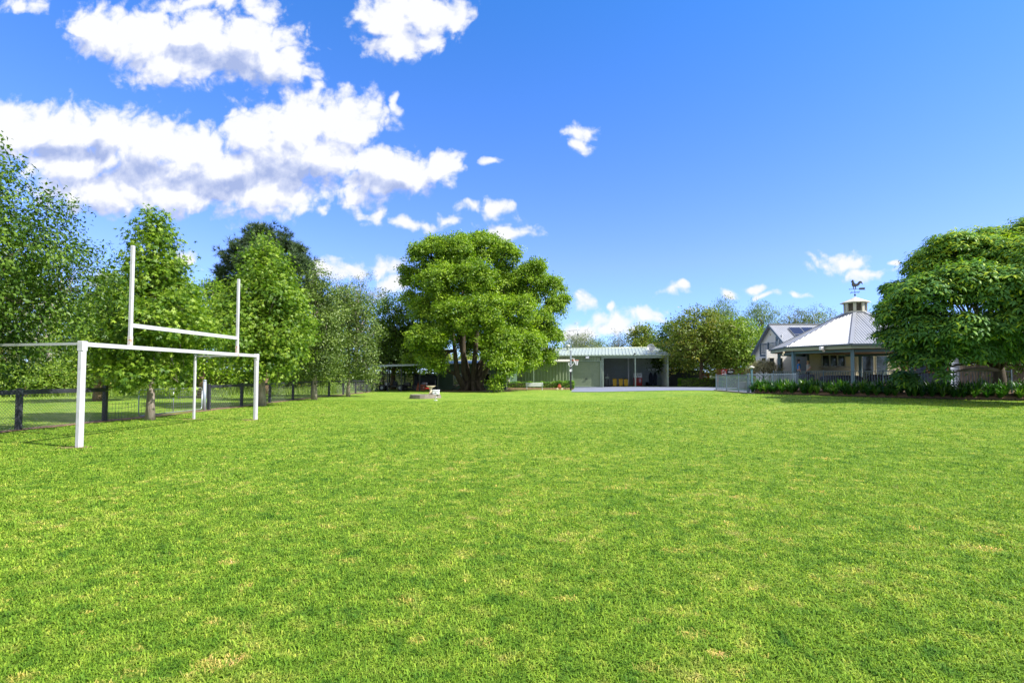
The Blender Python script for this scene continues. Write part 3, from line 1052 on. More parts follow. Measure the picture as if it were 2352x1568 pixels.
# ------------------------------------------------------------------ right hand feathery tree
def fern_tree():
    base = at(2289, 895, 27)
    bz = gzf(base.x, base.y)
    t = thing('poinciana_tree', (base.x, base.y, bz), 'wide feathery dark green tree overhanging the right side of the verandah', 'tree')
    spec = [(2058, 720, 44, 25), (2062, 668, 32, 26), (2124, 618, 44, 26), (2185, 570, 50, 25.5), (2255, 580, 50, 25), (2330, 590, 60, 24), (2080, 780, 44, 24.5), (2040, 770, 24, 25.5),
            (2130, 680, 62, 23.5), (2210, 650, 62, 23), (2290, 670, 66, 22.5), (2360, 660, 70, 22), (2140, 760, 55, 23.5), (2210, 760, 55, 22.5), (2290, 750, 50, 22.5), (2355, 740, 55, 22),
            (2066, 828, 24, 25), (2150, 830, 26, 23.5), (2165, 862, 13, 23), (2120, 815, 30, 24), (2200, 805, 30, 23), (2240, 800, 36, 23), (2290, 800, 34, 23.5), (2345, 800, 40, 23.5), (2034, 735, 20, 26.5), (2066, 702, 38, 27),
            (2080, 870, 20, 26), (2062, 862, 12, 26.2), (2130, 588, 26, 28), (2195, 556, 30, 28), (2270, 560, 50, 30), (2200, 620, 70, 30), (2320, 640, 70, 30), (2440, 620, 90, 22), (2480, 560, 90, 24), (2440, 720, 70, 21), (2560, 680, 90, 22), (2340, 556, 46, 26), (2390, 530, 54, 26), (2330, 600, 50, 25)]
    bl = []
    for px, py, r, yy in spec:
        p = at(px, py, yy)
        rr = r * yy / FPX
        bl.append((p.x, p.y, p.z, rr, rr, rr * .75))
    cc = crown('crown', bl + ragged([(q[0], q[1], q[2], q[3], q[4], q[5] * .8) for q in bl], 2, .46, .85, 9), 150000, .24, T_LANCE, LF['fern'], t, .42, 10, fill=.7, rough=.16, lit_top=.5, rosette=True)
    limbs('trunk', (base.x, base.y, bz), .32, 3.0, [b_[:3] for b_ in bl], M['bark_dark'], t,
          trunk_top=(base.x - .3, base.y - .2, bz + 3.4), twigs=cc[rng.choice(len(cc), 160, replace=False)], flare=1.3)


fern_tree()
bgtree('tall_tree', 'olive leaved tree rising above the right edge behind the feathery tree', 2370, 36, 500, 190, 'olive', 12000, .2, T_NARROW, low=2, n=18, clump=.5, ntwig=60, group='trees behind the buildings')
bgtree('tall_tree', 'dark tree behind the paling fence at the right edge', 2330, 33, 740, 260, 'dark', 9000, .22, low=.8, n=16, clump=.5, group='trees behind the buildings')

# ---- trees behind the shed and house
G_B = 'trees behind the buildings'
bgtree('round_tree', 'broad rounded olive green tree between the shed and the house', 1610, 63, 705, 165, 'olive', 22000, .26, low=2.2, n=30, clump=.6, ntwig=90, group=G_B, k=.45, round_=.7)
bgtree('round_tree', 'rounded green tree on the right half of the mass beside the white gable', 1690, 61, 735, 150, 'shrub', 17000, .25, low=2.4, n=24, clump=.6, ntwig=60, group=G_B, round_=.7)
bgtree('round_tree', 'dense tree right behind the end of the open shed', 1548, 70, 738, 105, 'dark', 11000, .28, low=2.2, n=16, clump=.7, group=G_B)
bgtree('willow_tree', 'tall grey green willow, highest behind the round tree', 1668, 88, 680, 110, 'willow', 11000, .36, T_NARROW, low=4, n=22, clump=.9, droop=1.2, group=G_B)
bgtree('willow_tree', 'grey green willow with thin top directly left of the white gable', 1748, 86, 684, 95, 'willow', 9000, .36, T_NARROW, low=4, n=18, clump=.9, droop=1.2, group=G_B)
bgtree('willow_tree', 'thin grey tree above the solar panels, nearest the gable peak', 1820, 84, 696, 80, 'gum', 6500, .34, T_NARROW, low=4, n=16, clump=.8, droop=.8, group=G_B, ntwig=90)
bgtree('willow_tree', 'rounded olive green tree left of the lantern roof', 1878, 82, 697, 110, 'olive', 9500, .34, T_NARROW, low=3, n=16, clump=.9, droop=.6, group=G_B)
bgtree('willow_tree', 'green tree partly behind the lantern', 1935, 84, 718, 90, 'willow', 7000, .34, T_NARROW, low=3, n=14, clump=.9, droop=.6, group=G_B)
bgtree('gum_tree', 'gum with rusty yellow tips behind the right end of the shed roof', 1478, 90, 745, 85, 'olive', 8000, .36, low=4, n=14, clump=.8, group=G_B, ntwig=90, bark='bark_pale')
bgtree('gum_tree', 'bare topped grey tree behind the middle of the shed roof', 1420, 92, 762, 60, 'gum', 3000, .3, T_NARROW, 'bark_grey', low=4, n=12, clump=.8, group=G_B, ntwig=120)
bgtree('gum_tree', 'grey green tree beside the television aerial', 1335, 92, 768, 95, 'gum', 9000, .36, T_NARROW, low=3, n=14, clump=.9, group=G_B)
bgtree('gum_tree', 'low grey tree on the right of the aerial tree', 1372, 95, 780, 70, 'willow', 5000, .36, T_NARROW, low=3, n=10, clump=.9, group=G_B)
#OBJECTS#
def T(x, y, z=0., rz=0.):
    return Matrix.Translation((x, y, z)) @ Matrix.Rotation(rz, 4, 'Z')


def ribface(mb, A, B, D, slL=0., slR=0., pitch=.2, depth=.025, th=.02, duty=.28):
    """ribbed roof face: bottom edge A->B, ribs run along D (up-slope vector), edges slant in by slL / slR at full height"""
    A, B, D = Vector(A), Vector(B), Vector(D)
    W = (B - A).length
    u = (B - A) / W
    n = u.cross(D).normalized()
    if n.z < 0:
        n = -n
    st = [0.]
    x = 0
    hs_ = {0.: 0}
    seq = []
    while x < W:
        for f, h in ((.0, 0), (1 - duty - .1, 0), (1 - duty, 1), (.9, 1)):
            if x + f * pitch < W - 1e-4:
                seq.append((x + f * pitch, h))
        x += pitch
    seq.append((W, 0))
    ex = [e for e in (slL, W - slR) if 0 < e < W]
    for e in ex:
        seq.append((e, 0))
    seq.sort()
    vs = []
    for s_, h in seq:
        hh = 1.
        if slL > 0:
            hh = min(hh, s_ / slL)
        if slR > 0:
            hh = min(hh, (W - s_) / slR)
        hh = max(hh, .002)
        p = A + u * s_ + n * (h * depth)
        vs += [p, p + D * hh]
    m = len(vs)
    vs += [p - n * th for p in vs]
    fs = []
    k = len(seq)
    for i in range(k - 1):
        fs.append((2 * i, 2 * i + 2, 2 * i + 3, 2 * i + 1))
        fs.append((m + 2 * i, m + 2 * i + 1, m + 2 * i + 3, m + 2 * i + 2))
        fs.append((2 * i, m + 2 * i, m + 2 * i + 2, 2 * i + 2))
        fs.append((2 * i + 1, 2 * i + 3, m + 2 * i + 3, m + 2 * i + 1))
    fs.append((0, 1, m + 1, m))
    e = 2 * (k - 1)
    fs.append((e, m + e, m + e + 1, e + 1))
    mb.add(vs, fs)
    return mb


# ------------------------------------------------------------------ goal
def goal():
    A = Vector((-9.92, 12.05, 0)); Bp = Vector((-9.49, 19.4, 0)); C = Vector((-12.1, 19.95, 0)); Dp = A + (C - Bp)
    for p in (A, Bp, C, Dp):
        p.z = gzf(p.x, p.y) - .05
    t = thing('goal_post', (A.x, A.y, 0), 'white steel football goal with tall uprights and a second bar above the crossbar', 'goal')
    H = 2.42
    g = (Bp - A); g.z = 0; g.normalize()

    def post(p, w, top):
        mb = MB()
        mb.m = T(p.x, p.y, 0, math.atan2(g.y, g.x))
        c = .22 * w
        h = w / 2
        oct_ = [(h, -h + c), (h, h - c), (h - c, h), (-h + c, h), (-h, h - c), (-h, -h + c), (-h + c, -h), (h - c, -h)]
        mb.prism([(a, b_, p.z) for a, b_ in oct_], (0, 0, top - p.z))
        return mb
    for p, w in ((A, .135), (Bp, .135), (C, .085), (Dp, .085)):
        mb = post(p, w, H - (.0 if w > .1 else 0))
        if w > .1:   # corner sleeve
            mb2 = MB(T(p.x, p.y, 0, math.atan2(g.y, g.x)))
            mb2.bbox(-w / 2 - .004, w / 2 + .004, -w / 2 - .004, w / 2 + .004, H - .22, H + .012, .012, 1)
        o = mb.build('post', M['white_metal'], t)
        if w > .1:
            mb2.build('corner_sleeve', M['white_metal'], o)
    up = Vector((0, 0, H - .06))
    a0, b0 = Vector((A.x, A.y, 0)), Vector((Bp.x, Bp.y, 0))
    MB().beam(a0 + up + g * .06, b0 + up - g * .06, .085, .10).build('crossbar', M['white_metal'], t)
    c0, d0_ = Vector((C.x, C.y, 0)), Vector((Dp.x, Dp.y, 0))
    for s_, e in ((a0, d0_), (b0, c0)):
        MB().beam(s_ + up + Vector((-.07, 0, 0.01)), e + up + Vector((.04, 0, .01)), .05, .06).build('side_rail', M['white_metal'], t)
    ups = []
    for tt in (.189, .831):
        p = a0.lerp(b0, tt)
        mb = MB(T(p.x, p.y, 0, math.atan2(g.y, g.x)))
        mb.bbox(-.04, .04, -.04, .04, H + .22, 5.0, .01, 1)
        o = mb.build('upright', M['white_metal'], t)
        mb = MB(T(p.x, p.y, 0, math.atan2(g.y, g.x)))
        mb.bbox(-.046, .046, -.046, .046, H - .10, H + .23, .01, 1)
        mb.build('rusty_sleeve', M['rust'], o)
        ups.append(p)
    z2 = Vector((0, 0, 2.93))
    MB().beam(ups[0] + z2 + g * .04, ups[1] + z2 - g * .04, .06, .105).build('upper_crossbar', M['white_metal'], t)
    # worn soil at the feet
    for p in (A, Bp, C):
        mb = MB()
        n = 26
        pts = [(p.x - .12 + (.34 + .12 * math.sin(3 * i) + .07 * math.sin(7.3 * i)) * math.cos(i / n * 6.283), p.y + (.2 + .06 * math.sin(5 * i)) * math.sin(i / n * 6.283), p.z + .058) for i in range(n)]
        mb.add([(p.x - .1, p.y, p.z + .068)] + pts, [(0, i + 1, (i + 1) % n + 1) for i in range(n)])
        tag(mb.build('bare_soil', M['mulch']), kind='structure')


goal()


# ------------------------------------------------------------------ paddock fence and gate
def fence_run(label, posts, name='post_and_rail_fence', mesh=True, rail_z=1.13):
    p0 = posts[0]
    t = thing(name, (p0[0], p0[1], 0), label, 'fence', 'paddock fence runs')
    for (x, y, h) in posts:
        z = gzf(x, y)
        MB(T(x, y, 0, random.uniform(-.05, .05))).bbox(-.065, .065, -.065, .065, z - .2, z + h, .008, 1).build('post', M['black_timber'], t)
    for (a, c) in zip(posts[:-1], posts[1:]):
        A = Vector((a[0] + .085, a[1], gzf(a[0], a[1]) + rail_z)); C = Vector((c[0] + .085, c[1], gzf(c[0], c[1]) + rail_z))
        MB().beam(A, C, .045, .14).build('rail', M['black_timber'], t)
    if mesh:
        mb = MB()
        for (a, c) in zip(posts[:-1], posts[1:]):
            L = c[1] - a[1]
            sp_ = .10 if a[1] < 19 else .2
            r = .0035 if a[1] < 19 else .006
            Hh = 1.05
            n = int((L + Hh) / sp_)
            X0 = a[0] + .07
            for i in range(n):
                for sg in (0, 1):
                    s0 = i * sp_ - Hh
                    q0, q1 = s0, s0 + Hh
                    z0_, z1_ = 0., Hh
                    if q0 < 0:
                        z0_ += -q0; q0 = 0
                    if q1 > L:
                        z1_ -= q1 - L; q1 = L
                    if q1 <= q0:
                        continue
                    if sg:
                        z0_, z1_ = Hh - z0_, Hh - z1_
                    mb.tube([(X0, a[1] + q0, z0_), (X0, a[1] + q1, z1_)], r, 3, cap=False)
        mb.build('wire_mesh', M['wire'], t)
    return t


xl = lambda y: -14.75 + (y - 12) * .022
fence_run('near run of black post and rail fence left of the metal gate', [(xl(y), y, 1.24 if y < 18 else 1.3) for y in (9.4, 12.5, 15.6, 18.8)])
fence_run('black post and rail fence running away beyond the metal gate towards the carport', [(xl(y), y, 1.25) for y in (25.0, 27.9, 31., 34.1, 37.2, 40.4, 43.6, 46.8, 50., 53.6)])
# square mesh panel between the last near post and the gate
t = thing('low_mesh_panel', (xl(19), 19, 0), 'low sagging square wire panel left of the nearest star leaved tree trunk', 'fence panel')
mb = MB()
y = 18.9
while y < 20.3:
    mb.tube([(xl(19) + .05, y, 0), (xl(19) + .05, y + .02, .62 + .05 * math.sin(y * 3))], .006, 4)
    y += .16
for z in (.12, .28, .44, .6):
    mb.tube([(xl(19) + .05, 18.9, z), (xl(19) + .05, 19.6, z - .02), (xl(19) + .05, 20.3, z + .01)], .006, 4)
mb.build('wires', M['wire'], t)
mb = MB().beam((xl(19), 18.9, 1.2), (xl(19), 20.4, 1.18), .03, .03)
mb.build('top_wire', M['black_timber'], t)

t = thing('metal_gate', (xl(22), 20.4, 0), 'galvanised pipe gate with square wire mesh beside a round grey post', 'gate')
gx_ = xl(22)
y0_, y1_ = 20.4, 24.55
r = .14
loop = []
for cx, cz, a0_ in ((y1_ - r, 1.06 - r, 0), (y0_ + r, 1.06 - r, 90), (y0_ + r, .06 + r, 180), (y1_ - r, .06 + r, 270)):
    for k in range(5):
        a = R(a0_ + k * 22.5)
        loop.append((gx_, cx + r * math.cos(a), cz + r * math.sin(a)))
loop.append(loop[0])
MB().tube(loop, .022, 8).build('frame', M['galv'], t)
MB().tube([(gx_, (y0_ + y1_) / 2, .06), (gx_, (y0_ + y1_) / 2, 1.06)], .018, 8).build('brace', M['galv'], t)
mb = MB()
y = y0_ + .15
while y < y1_ - .05:
    mb.tube([(gx_ + .01, y, .07), (gx_ + .01, y, 1.05)], .0055, 4, cap=False)
    y += .15
for k in range(7):
    mb.tube([(gx_ + .016, y0_ + .02, .16 + k * .13), (gx_ + .016, y1_ - .02, .16 + k * .13)], .0055, 4, cap=False)
mb.build('wire_mesh', M['wire'], t)
t = thing('gate_post', (gx_, 24.75, 0), 'round grey steel post holding the metal gate', 'post')
MB().tube([(gx_, 24.75, -.2), (gx_, 24.75, 1.38)], .075, 14).build('shaft', M['grey_steel'], t)
MB().lathe((gx_, 24.75, 0), [(.082, 1.36), (.082, 1.40), (.03, 1.43)], 14).build('cap', M['grey_steel'], t)
# earth strip under the fence
v = []
n = 60
for i in range(n + 1):
    y = 11 + i * (52 - 11) / n
    w = .35 + .12 * math.sin(i * 1.7) + .1 * math.sin(i * .61)
    v += [(xl(y) - w, y, gzf(xl(y), y) + .016), (xl(y) + w * .9, y, gzf(xl(y), y) + .016)]
tag(MB().add(v, [(2 * i, 2 * i + 1, 2 * i + 3, 2 * i + 2) for i in range(n)]).build('bare_soil', M['mulch']), kind='structure')

# ------------------------------------------------------------------ concrete
tag(sheet('driveway', [(5.7, 50.8), (15.9, 41.0), (31, 60), (7.9, 66.2)], M['concrete'], .03), kind='structure')
tag(sheet('paving', [(15.35, 33.2), (19, 33.6), (31, 59.9), (15.95, 41.0)], M['concrete'], .045), kind='structure')
mb = MB()
mb.beam((15.95, 41.1, gzf(15.9, 41) + .02), (15.2, 33.0, gzf(15.2, 33) + .02), .22, .12)
tag(mb.build('kerb', M['slab']), kind='structure')

# ------------------------------------------------------------------ green shed
SH_A = math.atan2(-.185, .983)
SF = T(18.85, 63, 0, SH_A)
FZ = .18


def shed():
    t = thing('machinery_shed', (18.85, 63, FZ), 'long green metal shed with a roller door and an open double bay', 'shed')
    def L(): return MB(SF)
    L().box(-21, .1, -.05, 11.6, -.4, FZ).build('floor', M['concrete'], t)
    # walls
    L().ribs((-21, 0, FZ), (9.35, 0, 0), (0, 0, 3.85), (0, -1, 0), .4, .07, .02, .38).build('front_wall', M['shed_green'], t)
    L().ribs((-11.55, 0, 3.42), (3.5, 0, 0), (0, 0, .62), (0, -1, 0), .4, .05, .02, .35).build('door_header', M['shed_green'], t)
    L().ribs((-21, 9.4, FZ), (21, 0, 0), (0, 0, 4.5), (0, -1, 0), .2, .03, .02, .35).build('back_wall', M['shed_inner'], t)
    L().ribs((0, 11.6, FZ), (0, -11.55, 0), (0, 0, 3.85), (-1, 0, 0), .2, .03, .02, .35).build('side_wall', M['shed_inner'], t)
    L().ribs((-7.95, .2, FZ), (0, 9.1, 0), (0, 0, 3.85), (1, 0, 0), .2, .03, .02, .35).build('partition', M['shed_inner'], t)
    L().box(-21, -20.9, 0, 11.6, FZ, 4.0).build('side_wall', M['shed_green'], t)
    # girts inside
    for z in (1.45, 2.75):
        L().box(-7.8, -.05, 9.22, 9.33, FZ + z, FZ + z + .1).build('girt', M['shed_inner'], t)
    for x in (-7.76, -3.89, -.06):
        L().box(x - .07, x + .07, -.08, .08, FZ, 4.0).build('bay_post', M['shed_trim'], t)
    L().box(-4.55, -4.42, 6.6, 6.75, FZ, 4.4).build('inner_post', M['white'], t)
    L().box(-8.05, .02, -.06, .06, 3.72, 4.04).build('bay_beam', M['shed_trim'], t)
    for x0, x1 in ((-11.62, -11.48), (-8.12, -7.98)):
        L().box(x0, x1, -.07, .03, FZ, 3.42).build('door_jamb', M['shed_trim'], t)
    L().box(-11.48, -8.12, -.07, .03, 3.36, 3.44).build('door_lintel', M['shed_trim'], t)
    # roller door
    mb = L()
    n = 34
    vs, fs = [], []
    for i in range(n + 1):
        for dz, dy in ((0, .10), (.035, .075), (.065, .10)):
            z = FZ + .03 + (3.14) * i / n + dz * .9
            vs += [(-11.48, dy, z), (-8.12, dy, z)]
    k = len(vs) // 2
    fs = [(2 * i, 2 * i + 1, 2 * i + 3, 2 * i + 2) for i in range(k - 1)]
    mb.add(vs, fs)
    d = mb.build('roller_door', M['shed_green'], t)
    L().bbox(-9.95, -9.65, .0, .06, 1.15, 1.22, .01, 1).build('handle', M['black'], d)
    L().box(-11.48, -8.12, .02, .09, FZ, FZ + .06).build('bottom_rail', M['shed_trim'], d)
    # roofs
    ez, rz_ = 4.12, 5.25
    ry = 5.8
    mb = L()
    ribface(mb, (-21.2, -.28, ez), (.2, -.28, ez), (0, ry + .28, rz_ - ez), 0, 1.2, .42, .06)
    f = mb.build('roof', M['shed_roof'], t)
    mb = L()
    ribface(mb, (.2, 11.88, ez), (-21.2, 11.88, ez), (0, -(ry + .28), rz_ - ez), 1.2, 0, .24, .03)
    mb.build('roof', M['shed_roof'], t)
    mb = L()
    mb.add([(.2, -.28, ez), (.2, 11.88, ez), (-1.0, ry, rz_), (.2, -.28, ez - .03), (.2, 11.88, ez - .03), (-1.0, ry, rz_ - .03)], [(0, 1, 2), (5, 4, 3), (0, 3, 4, 1), (1, 4, 5, 2), (2, 5, 3, 0)])
    mb.build('hip_end', M['shed_roof'], t)
    mb = L()
    mb.tube([(-21.2, ry, rz_ + .02), (-1.0, ry, rz_ + .02)], .09, 8)
    mb.tube([(-1.0, ry, rz_ + .02), (.2, -.28, ez + .03)], .07, 6)
    mb.build('ridge_cap', M['shed_roof'], f)
    mb = L()
    mb.bbox(-21.2, .25, -.42, -.28, ez - .14, ez - .01, .02, 1)
    mb.build('gutter', M['shed_trim'], t)
    mb = L()
    mb.tube([(-8.1, -.2, ez - .1), (-7.93, -.12, ez - .35), (-7.93, -.12, FZ)], .045, 8)
    mb.build('downpipe', M['shed_trim'], t)
    # lean-to awning over the long wall
    mb = L()
    ribface(mb, (-21, -1.7, 3.34), (-11.75, -1.7, 3.34), (0, 1.65, .28), 0, 0, .2, .025)
    mb.bbox(-21, -11.7, -1.82, -1.7, 3.24, 3.36, .015, 1)
    mb.build('awning', M['cream_trim'], t)
    for x in (-11.8, -16.15, -20.6):
        L().box(x - .04, x + .04, -1.74, -1.66, 0, 3.26).build('awning_post', M['shed_trim'], t)
    return t


shed()
LP = lambda x, y, z: SF @ Vector((x, y, z))


def local_at(px, yl):
    """world x,y of the point where photo column px meets shed-local depth yl"""
    o = LP(0, yl, 0); u = (SF.to_3x3() @ Vector((1, 0, 0)))
    k = (px - 1176) / FPX
    s_ = (k * o.y - o.x) / (u.x - k * u.y)
    return o + u * s_


# bins
def bin_(loc, label, tone=0):
    t = thing('wheelie_bin', loc, label, 'bin', 'yellow bins in the open bay')
    F_ = T(loc[0], loc[1], loc[2], SH_A)
    mb = MB(F_)
    w0, w1, d0_, d1_ = .22, .27, .22, .29
    vs = [(-w0, -d0_, .05), (w0, -d0_, .05), (w0, d0_, .05), (-w0, d0_, .05), (-w1, -d1_, .9), (w1, -d1_, .9), (w1, d1_, .9), (-w1, d1_, .9)]
    mb.add(vs, [(3, 2, 1, 0), (4, 5, 6, 7), (0, 1, 5, 4), (1, 2, 6, 5), (2, 3, 7, 6), (3, 0, 4, 7)])
    mb.bbox(-w1 - .02, w1 + .02, -d1_ - .02, d1_ + .02, .86, .92, .01, 1)
    mb.build('body', M['yellow'], t)
    mb = MB(F_)
    mb.add([(-.29, -.32, .925), (.29, -.32, .925), (.29, .3, .98), (-.29, .3, .98), (-.24, -.26, .975), (.24, -.26, .975), (.24, .26, 1.02), (-.24, .26, 1.02)],
           [(3, 2, 1, 0), (4, 5, 6, 7), (0, 1, 5, 4), (1, 2, 6, 5), (2, 3, 7, 6), (3, 0, 4, 7)])
    mb.build('lid', M['black'] if tone else M['yellow'], t)
    for s_ in (-1, 1):
        mb = MB(F_)
        mb.tube([(s_ * .25, .27, .1), (s_ * .31, .27, .1)], .1, 12)
        mb.build('wheel', M['black'], t)


for px, lab, tone in ((1411.6, 'yellow wheeled bin in the open bay, the one standing apart on the left', 0), (1425.5, 'yellow wheeled bin between the two others in the open bay', 0), (1437.5, 'yellow wheeled bin with a dark lid, right of the three', 1)):
    p = local_at(px, 4.8)
    bin_((p.x, p.y, FZ), lab, tone)

# red cabinets
for i, (px, lab) in enumerate(((1459.5, 'red cabinet with a white upper panel left of the thin steel post'), (1469.5, 'red cabinet with a white upper panel right of the thin steel post'))):
    p = local_at(px, 6.3)
    F_ = T(p.x, p.y, FZ, SH_A)
    t = thing('red_cabinet', (p.x, p.y, FZ), lab, 'cabinet', 'red cabinets in the open bay')
    MB(F_).bbox(-.27, .27, -.25, .25, .04, 1.1, .03).build('base', M['red'], t)
    o = MB(F_).bbox(-.27, .27, -.25, .25, 1.1, 1.72, .03).build('upper_panel', M['white'], t)
    for k in range(3):
        MB(F_).box(-.2 + k * .13, -.12 + k * .13, -.258, -.251, 1.42, 1.5).build('dial', M['black'], o)
    MB(F_).box(-.06, .06, -.262, -.251, .5, .9).build('handle', M['galv'], t)

# pointed dark boards
for px, lab in ((1494.5, 'dark pointed board on the back wall, left one of the pair'), (1504, 'dark pointed board on the back wall, right one of the pair')):
    p = local_at(px, 8.95)
    F_ = T(p.x, p.y, FZ, SH_A)
    prof = [(-.22, 0), (.22, 0), (.25, .3), (.25, 1.35), (.17, 1.65), (0, 1.9), (-.17, 1.65), (-.25, 1.35), (-.25, .3)]
    o = MB(F_).prism([(a, 0, b_) for a, b_ in prof], (0, .06, 0)).build('board', M['dark_cloth'], None, (p.x, p.y, FZ))
    tag(o, lab, 'board', 'dark boards in the open bay')
p = local_at(1499, 9.2)
F_ = T(p.x, p.y, FZ, SH_A)
t = thing('wall_rack', (p.x, p.y, FZ + 2.1), 'long white rack with dark hooks on the back wall above the dark boards', 'rack')
MB(F_).bbox(-.9, .9, -.05, .0, 2.08, 2.32, .01, 1).build('rail', M['white'], t)
for k in (-.75, -.2, .35):
    MB(F_).bbox(k - .05, k + .05, -.12, -.05, 2.1, 2.28, .01, 1).build('hook', M['black'], t)
p = local_at(1519, 8.6)
F_ = T(p.x, p.y, FZ, SH_A)
t = thing('stacked_panels', (p.x, p.y, FZ), 'pale slatted panels leaning at the back right of the open bay', 'panels')
mb = MB(F_)
for k in range(5):
    mb.box(-.5 + k * .22, -.38 + k * .22, .0, .05, .02, 1.25 - .04 * k)
mb.box(-.5, .52, .055, .09, .3, .4)
mb.box(-.5, .52, .055, .09, .9, 1.0)
mb.build('panel', M['shed_trim'], t)
p = local_at(1486, 8.2)
tag(MB(T(p.x, p.y, FZ)).lathe((0, 0, 0), [(.17, 0), (.22, .5), (.23, .52), (.19, .5)], 14).build('bucket', M['black'], None, (p.x, p.y, FZ)), 'short black tub on the floor left of the dark boards', 'bucket')
p = local_at(1531, 5.5)
F_ = T(p.x, p.y, FZ, SH_A)
t = thing('tool_shelf', (p.x, p.y, FZ), 'dark shelf of tools against the right wall of the open bay', 'shelf')
for k in (.5, 1.2, 1.9):
    MB(F_).box(-.25, .2, -1.5, 1.5, k, k + .05).build('shelf_board', M['timber'], t)
for k in (-1.45, 0, 1.45):
    MB(F_).box(-.25, -.2, k - .03, k + .03, 0, 2.3).build('upright', M['grey_steel'], t)
p = local_at(1528, 3.)
t = thing('fire_extinguisher', (p.x + .35, p.y, FZ + 1.9), 'small red cylinder high on the right wall of the open bay', 'extinguisher')
MB(T(p.x + .35, p.y, FZ + 2.5)).lathe((0, 0, 0), [(.09, 0), (.09, .4), (.05, .48), (.03, .55)], 12).build('cylinder', M['red'], t)
MB(T(p.x + .35, p.y, FZ + 2.5)).box(-.02, .1, -.02, .02, .54, .58).build('valve', M['black'], t)
# laundry tub
p = local_at(1393.5, 3.4)
F_ = T(p.x, p.y, FZ, SH_A)
t = thing('wash_trough', (p.x, p.y, FZ), 'dark stand carrying a pale tub just inside the open bay on the left', 'trough')
MB(F_).lathe((0, 0, 0), [(.2, .95), (.3, 1.0), (.32, 1.25), (.28, 1.27), (.26, 1.05)], 14).build('tub', M['shed_trim'], t)
for s_ in (-.22, .22):
    MB(F_).bbox(s_ - .05, s_ + .05, -.2, .2, 0, .95, .01, 1).build('leg', M['black'], t)
MB(F_).tube([(.1, .2, 1.2), (.1, .2, 1.6), (.1, 0, 1.65), (.1, -.1, 1.55)], .025, 8).build('tap', M['white'], t)

# things on the shed
p = local_at(1349, -.1)
F_ = T(p.x, p.y, 0, SH_A)
t = thing('flood_light', (p.x, p.y, 3.7), 'grey box light over the roller door', 'light')
MB(F_).bbox(-.22, .22, -.32, .05, 3.66, 3.98, .03).build('housing', M['grey_steel'], t)
MB(F_).box(-.17, .17, -.328, -.321, 3.7, 3.86).build('lens', M['white'], t)
p = LP(-3.95, -.45, 4.15)
t = thing('spotlight', p, 'small dark spotlight on the gutter above the thin middle post', 'light')
F_ = T(p.x, p.y, p.z, SH_A)
MB(F_).tube([(0, 0, 0), (0, -.05, .12)], .025, 8).build('bracket', M['black'], t)
MB(F_).tube([(0, .02, .12), (0, -.22, .06)], [.06, .11], 12).build('lamp_head', M['black'], t)
q = at(1327, 780, 70.5)
t = thing('television_aerial', (q.x, q.y, 4.9), 'television aerial on a tall thin mast above the shed roof', 'aerial')
MB().tube([(q.x, q.y, 4.9), (q.x, q.y, 8.7)], .03, 8).build('mast', M['galv'], t)
o = MB().tube([(q.x - 1.4, q.y, 7.62), (q.x + 1.35, q.y, 7.78)], .028, 8).build('boom', M['galv'], t)
mb = MB()
for k in range(12):
    x = q.x - 1.35 + k * .22
    l = .32 - .012 * k
    mb.tube([(x, q.y - l, 7.63 + k * .012), (x, q.y + l, 7.63 + k * .012)], .011, 5)
mb.tube([(q.x + 1.3, q.y, 7.78), (q.x + 1.5, q.y - .2, 8.1)], .014, 5)
mb.tube([(q.x + 1.3, q.y, 7.78), (q.x + 1.5, q.y + .2, 7.45)], .014, 5)
mb.build('elements', M['galv'], o)
MB().tube([(q.x + .05, q.y, 8.66), (q.x - .45, q.y, 8.6)], .03, 6).build('side_arm', M['galv'], t)
MB().bbox(q.x - .07, q.x + .07, q.y - .07, q.y + .07, 7.05, 7.25, .01, 1).build('clamp', M['black'], t)
q = at(1495, 798, 66.2)
t = thing('satellite_dish', (q.x, q.y, 4.6), 'round pale satellite dish at the right end of the shed roof', 'dish')
mb = MB(Matrix.Translation(q) @ Vector((-.25, -1, .35)).to_track_quat('Z', 'Y').to_matrix().to_4x4())
mb.lathe((0, 0, 0), [(.01, -.1), (.2, -.085), (.38, -.03), (.48, .02), (.5, .02), (.38, -.05), (.2, -.105), (.01, -.12)], 24)
mb.build('reflector', M['galv'], t)
MB().tube([q + Vector((0, .1, 0)), (q.x, q.y + .3, 4.65)], .035, 8).build('stand', M['galv'], t)
MB().tube([q + Vector((0, 0, -.4)), q + Vector((-.12, -.5, -.05))], .02, 6).build('feed_arm', M['galv'], t)
q = at(1304, 800, 69.2)
t = thing('roof_vent', (q.x, q.y, 5.1), 'round ventilator on the shed ridge beside the broad tree', 'vent')
MB().lathe((q.x, q.y, 0), [(.17, 5.0), (.17, 5.28)], 14).build('throat', M['shed_roof'], t)
MB().lathe((q.x, q.y, 0), [(.18, 5.28), (.3, 5.38), (.33, 5.5), (.28, 5.62), (.12, 5.7), (.03, 5.72)], 14, smooth=False).build('turbine', M['shed_roof'], t)

# ------------------------------------------------------------------ office
OA = SH_A
OF = T(-.6, 58, 0, OA)


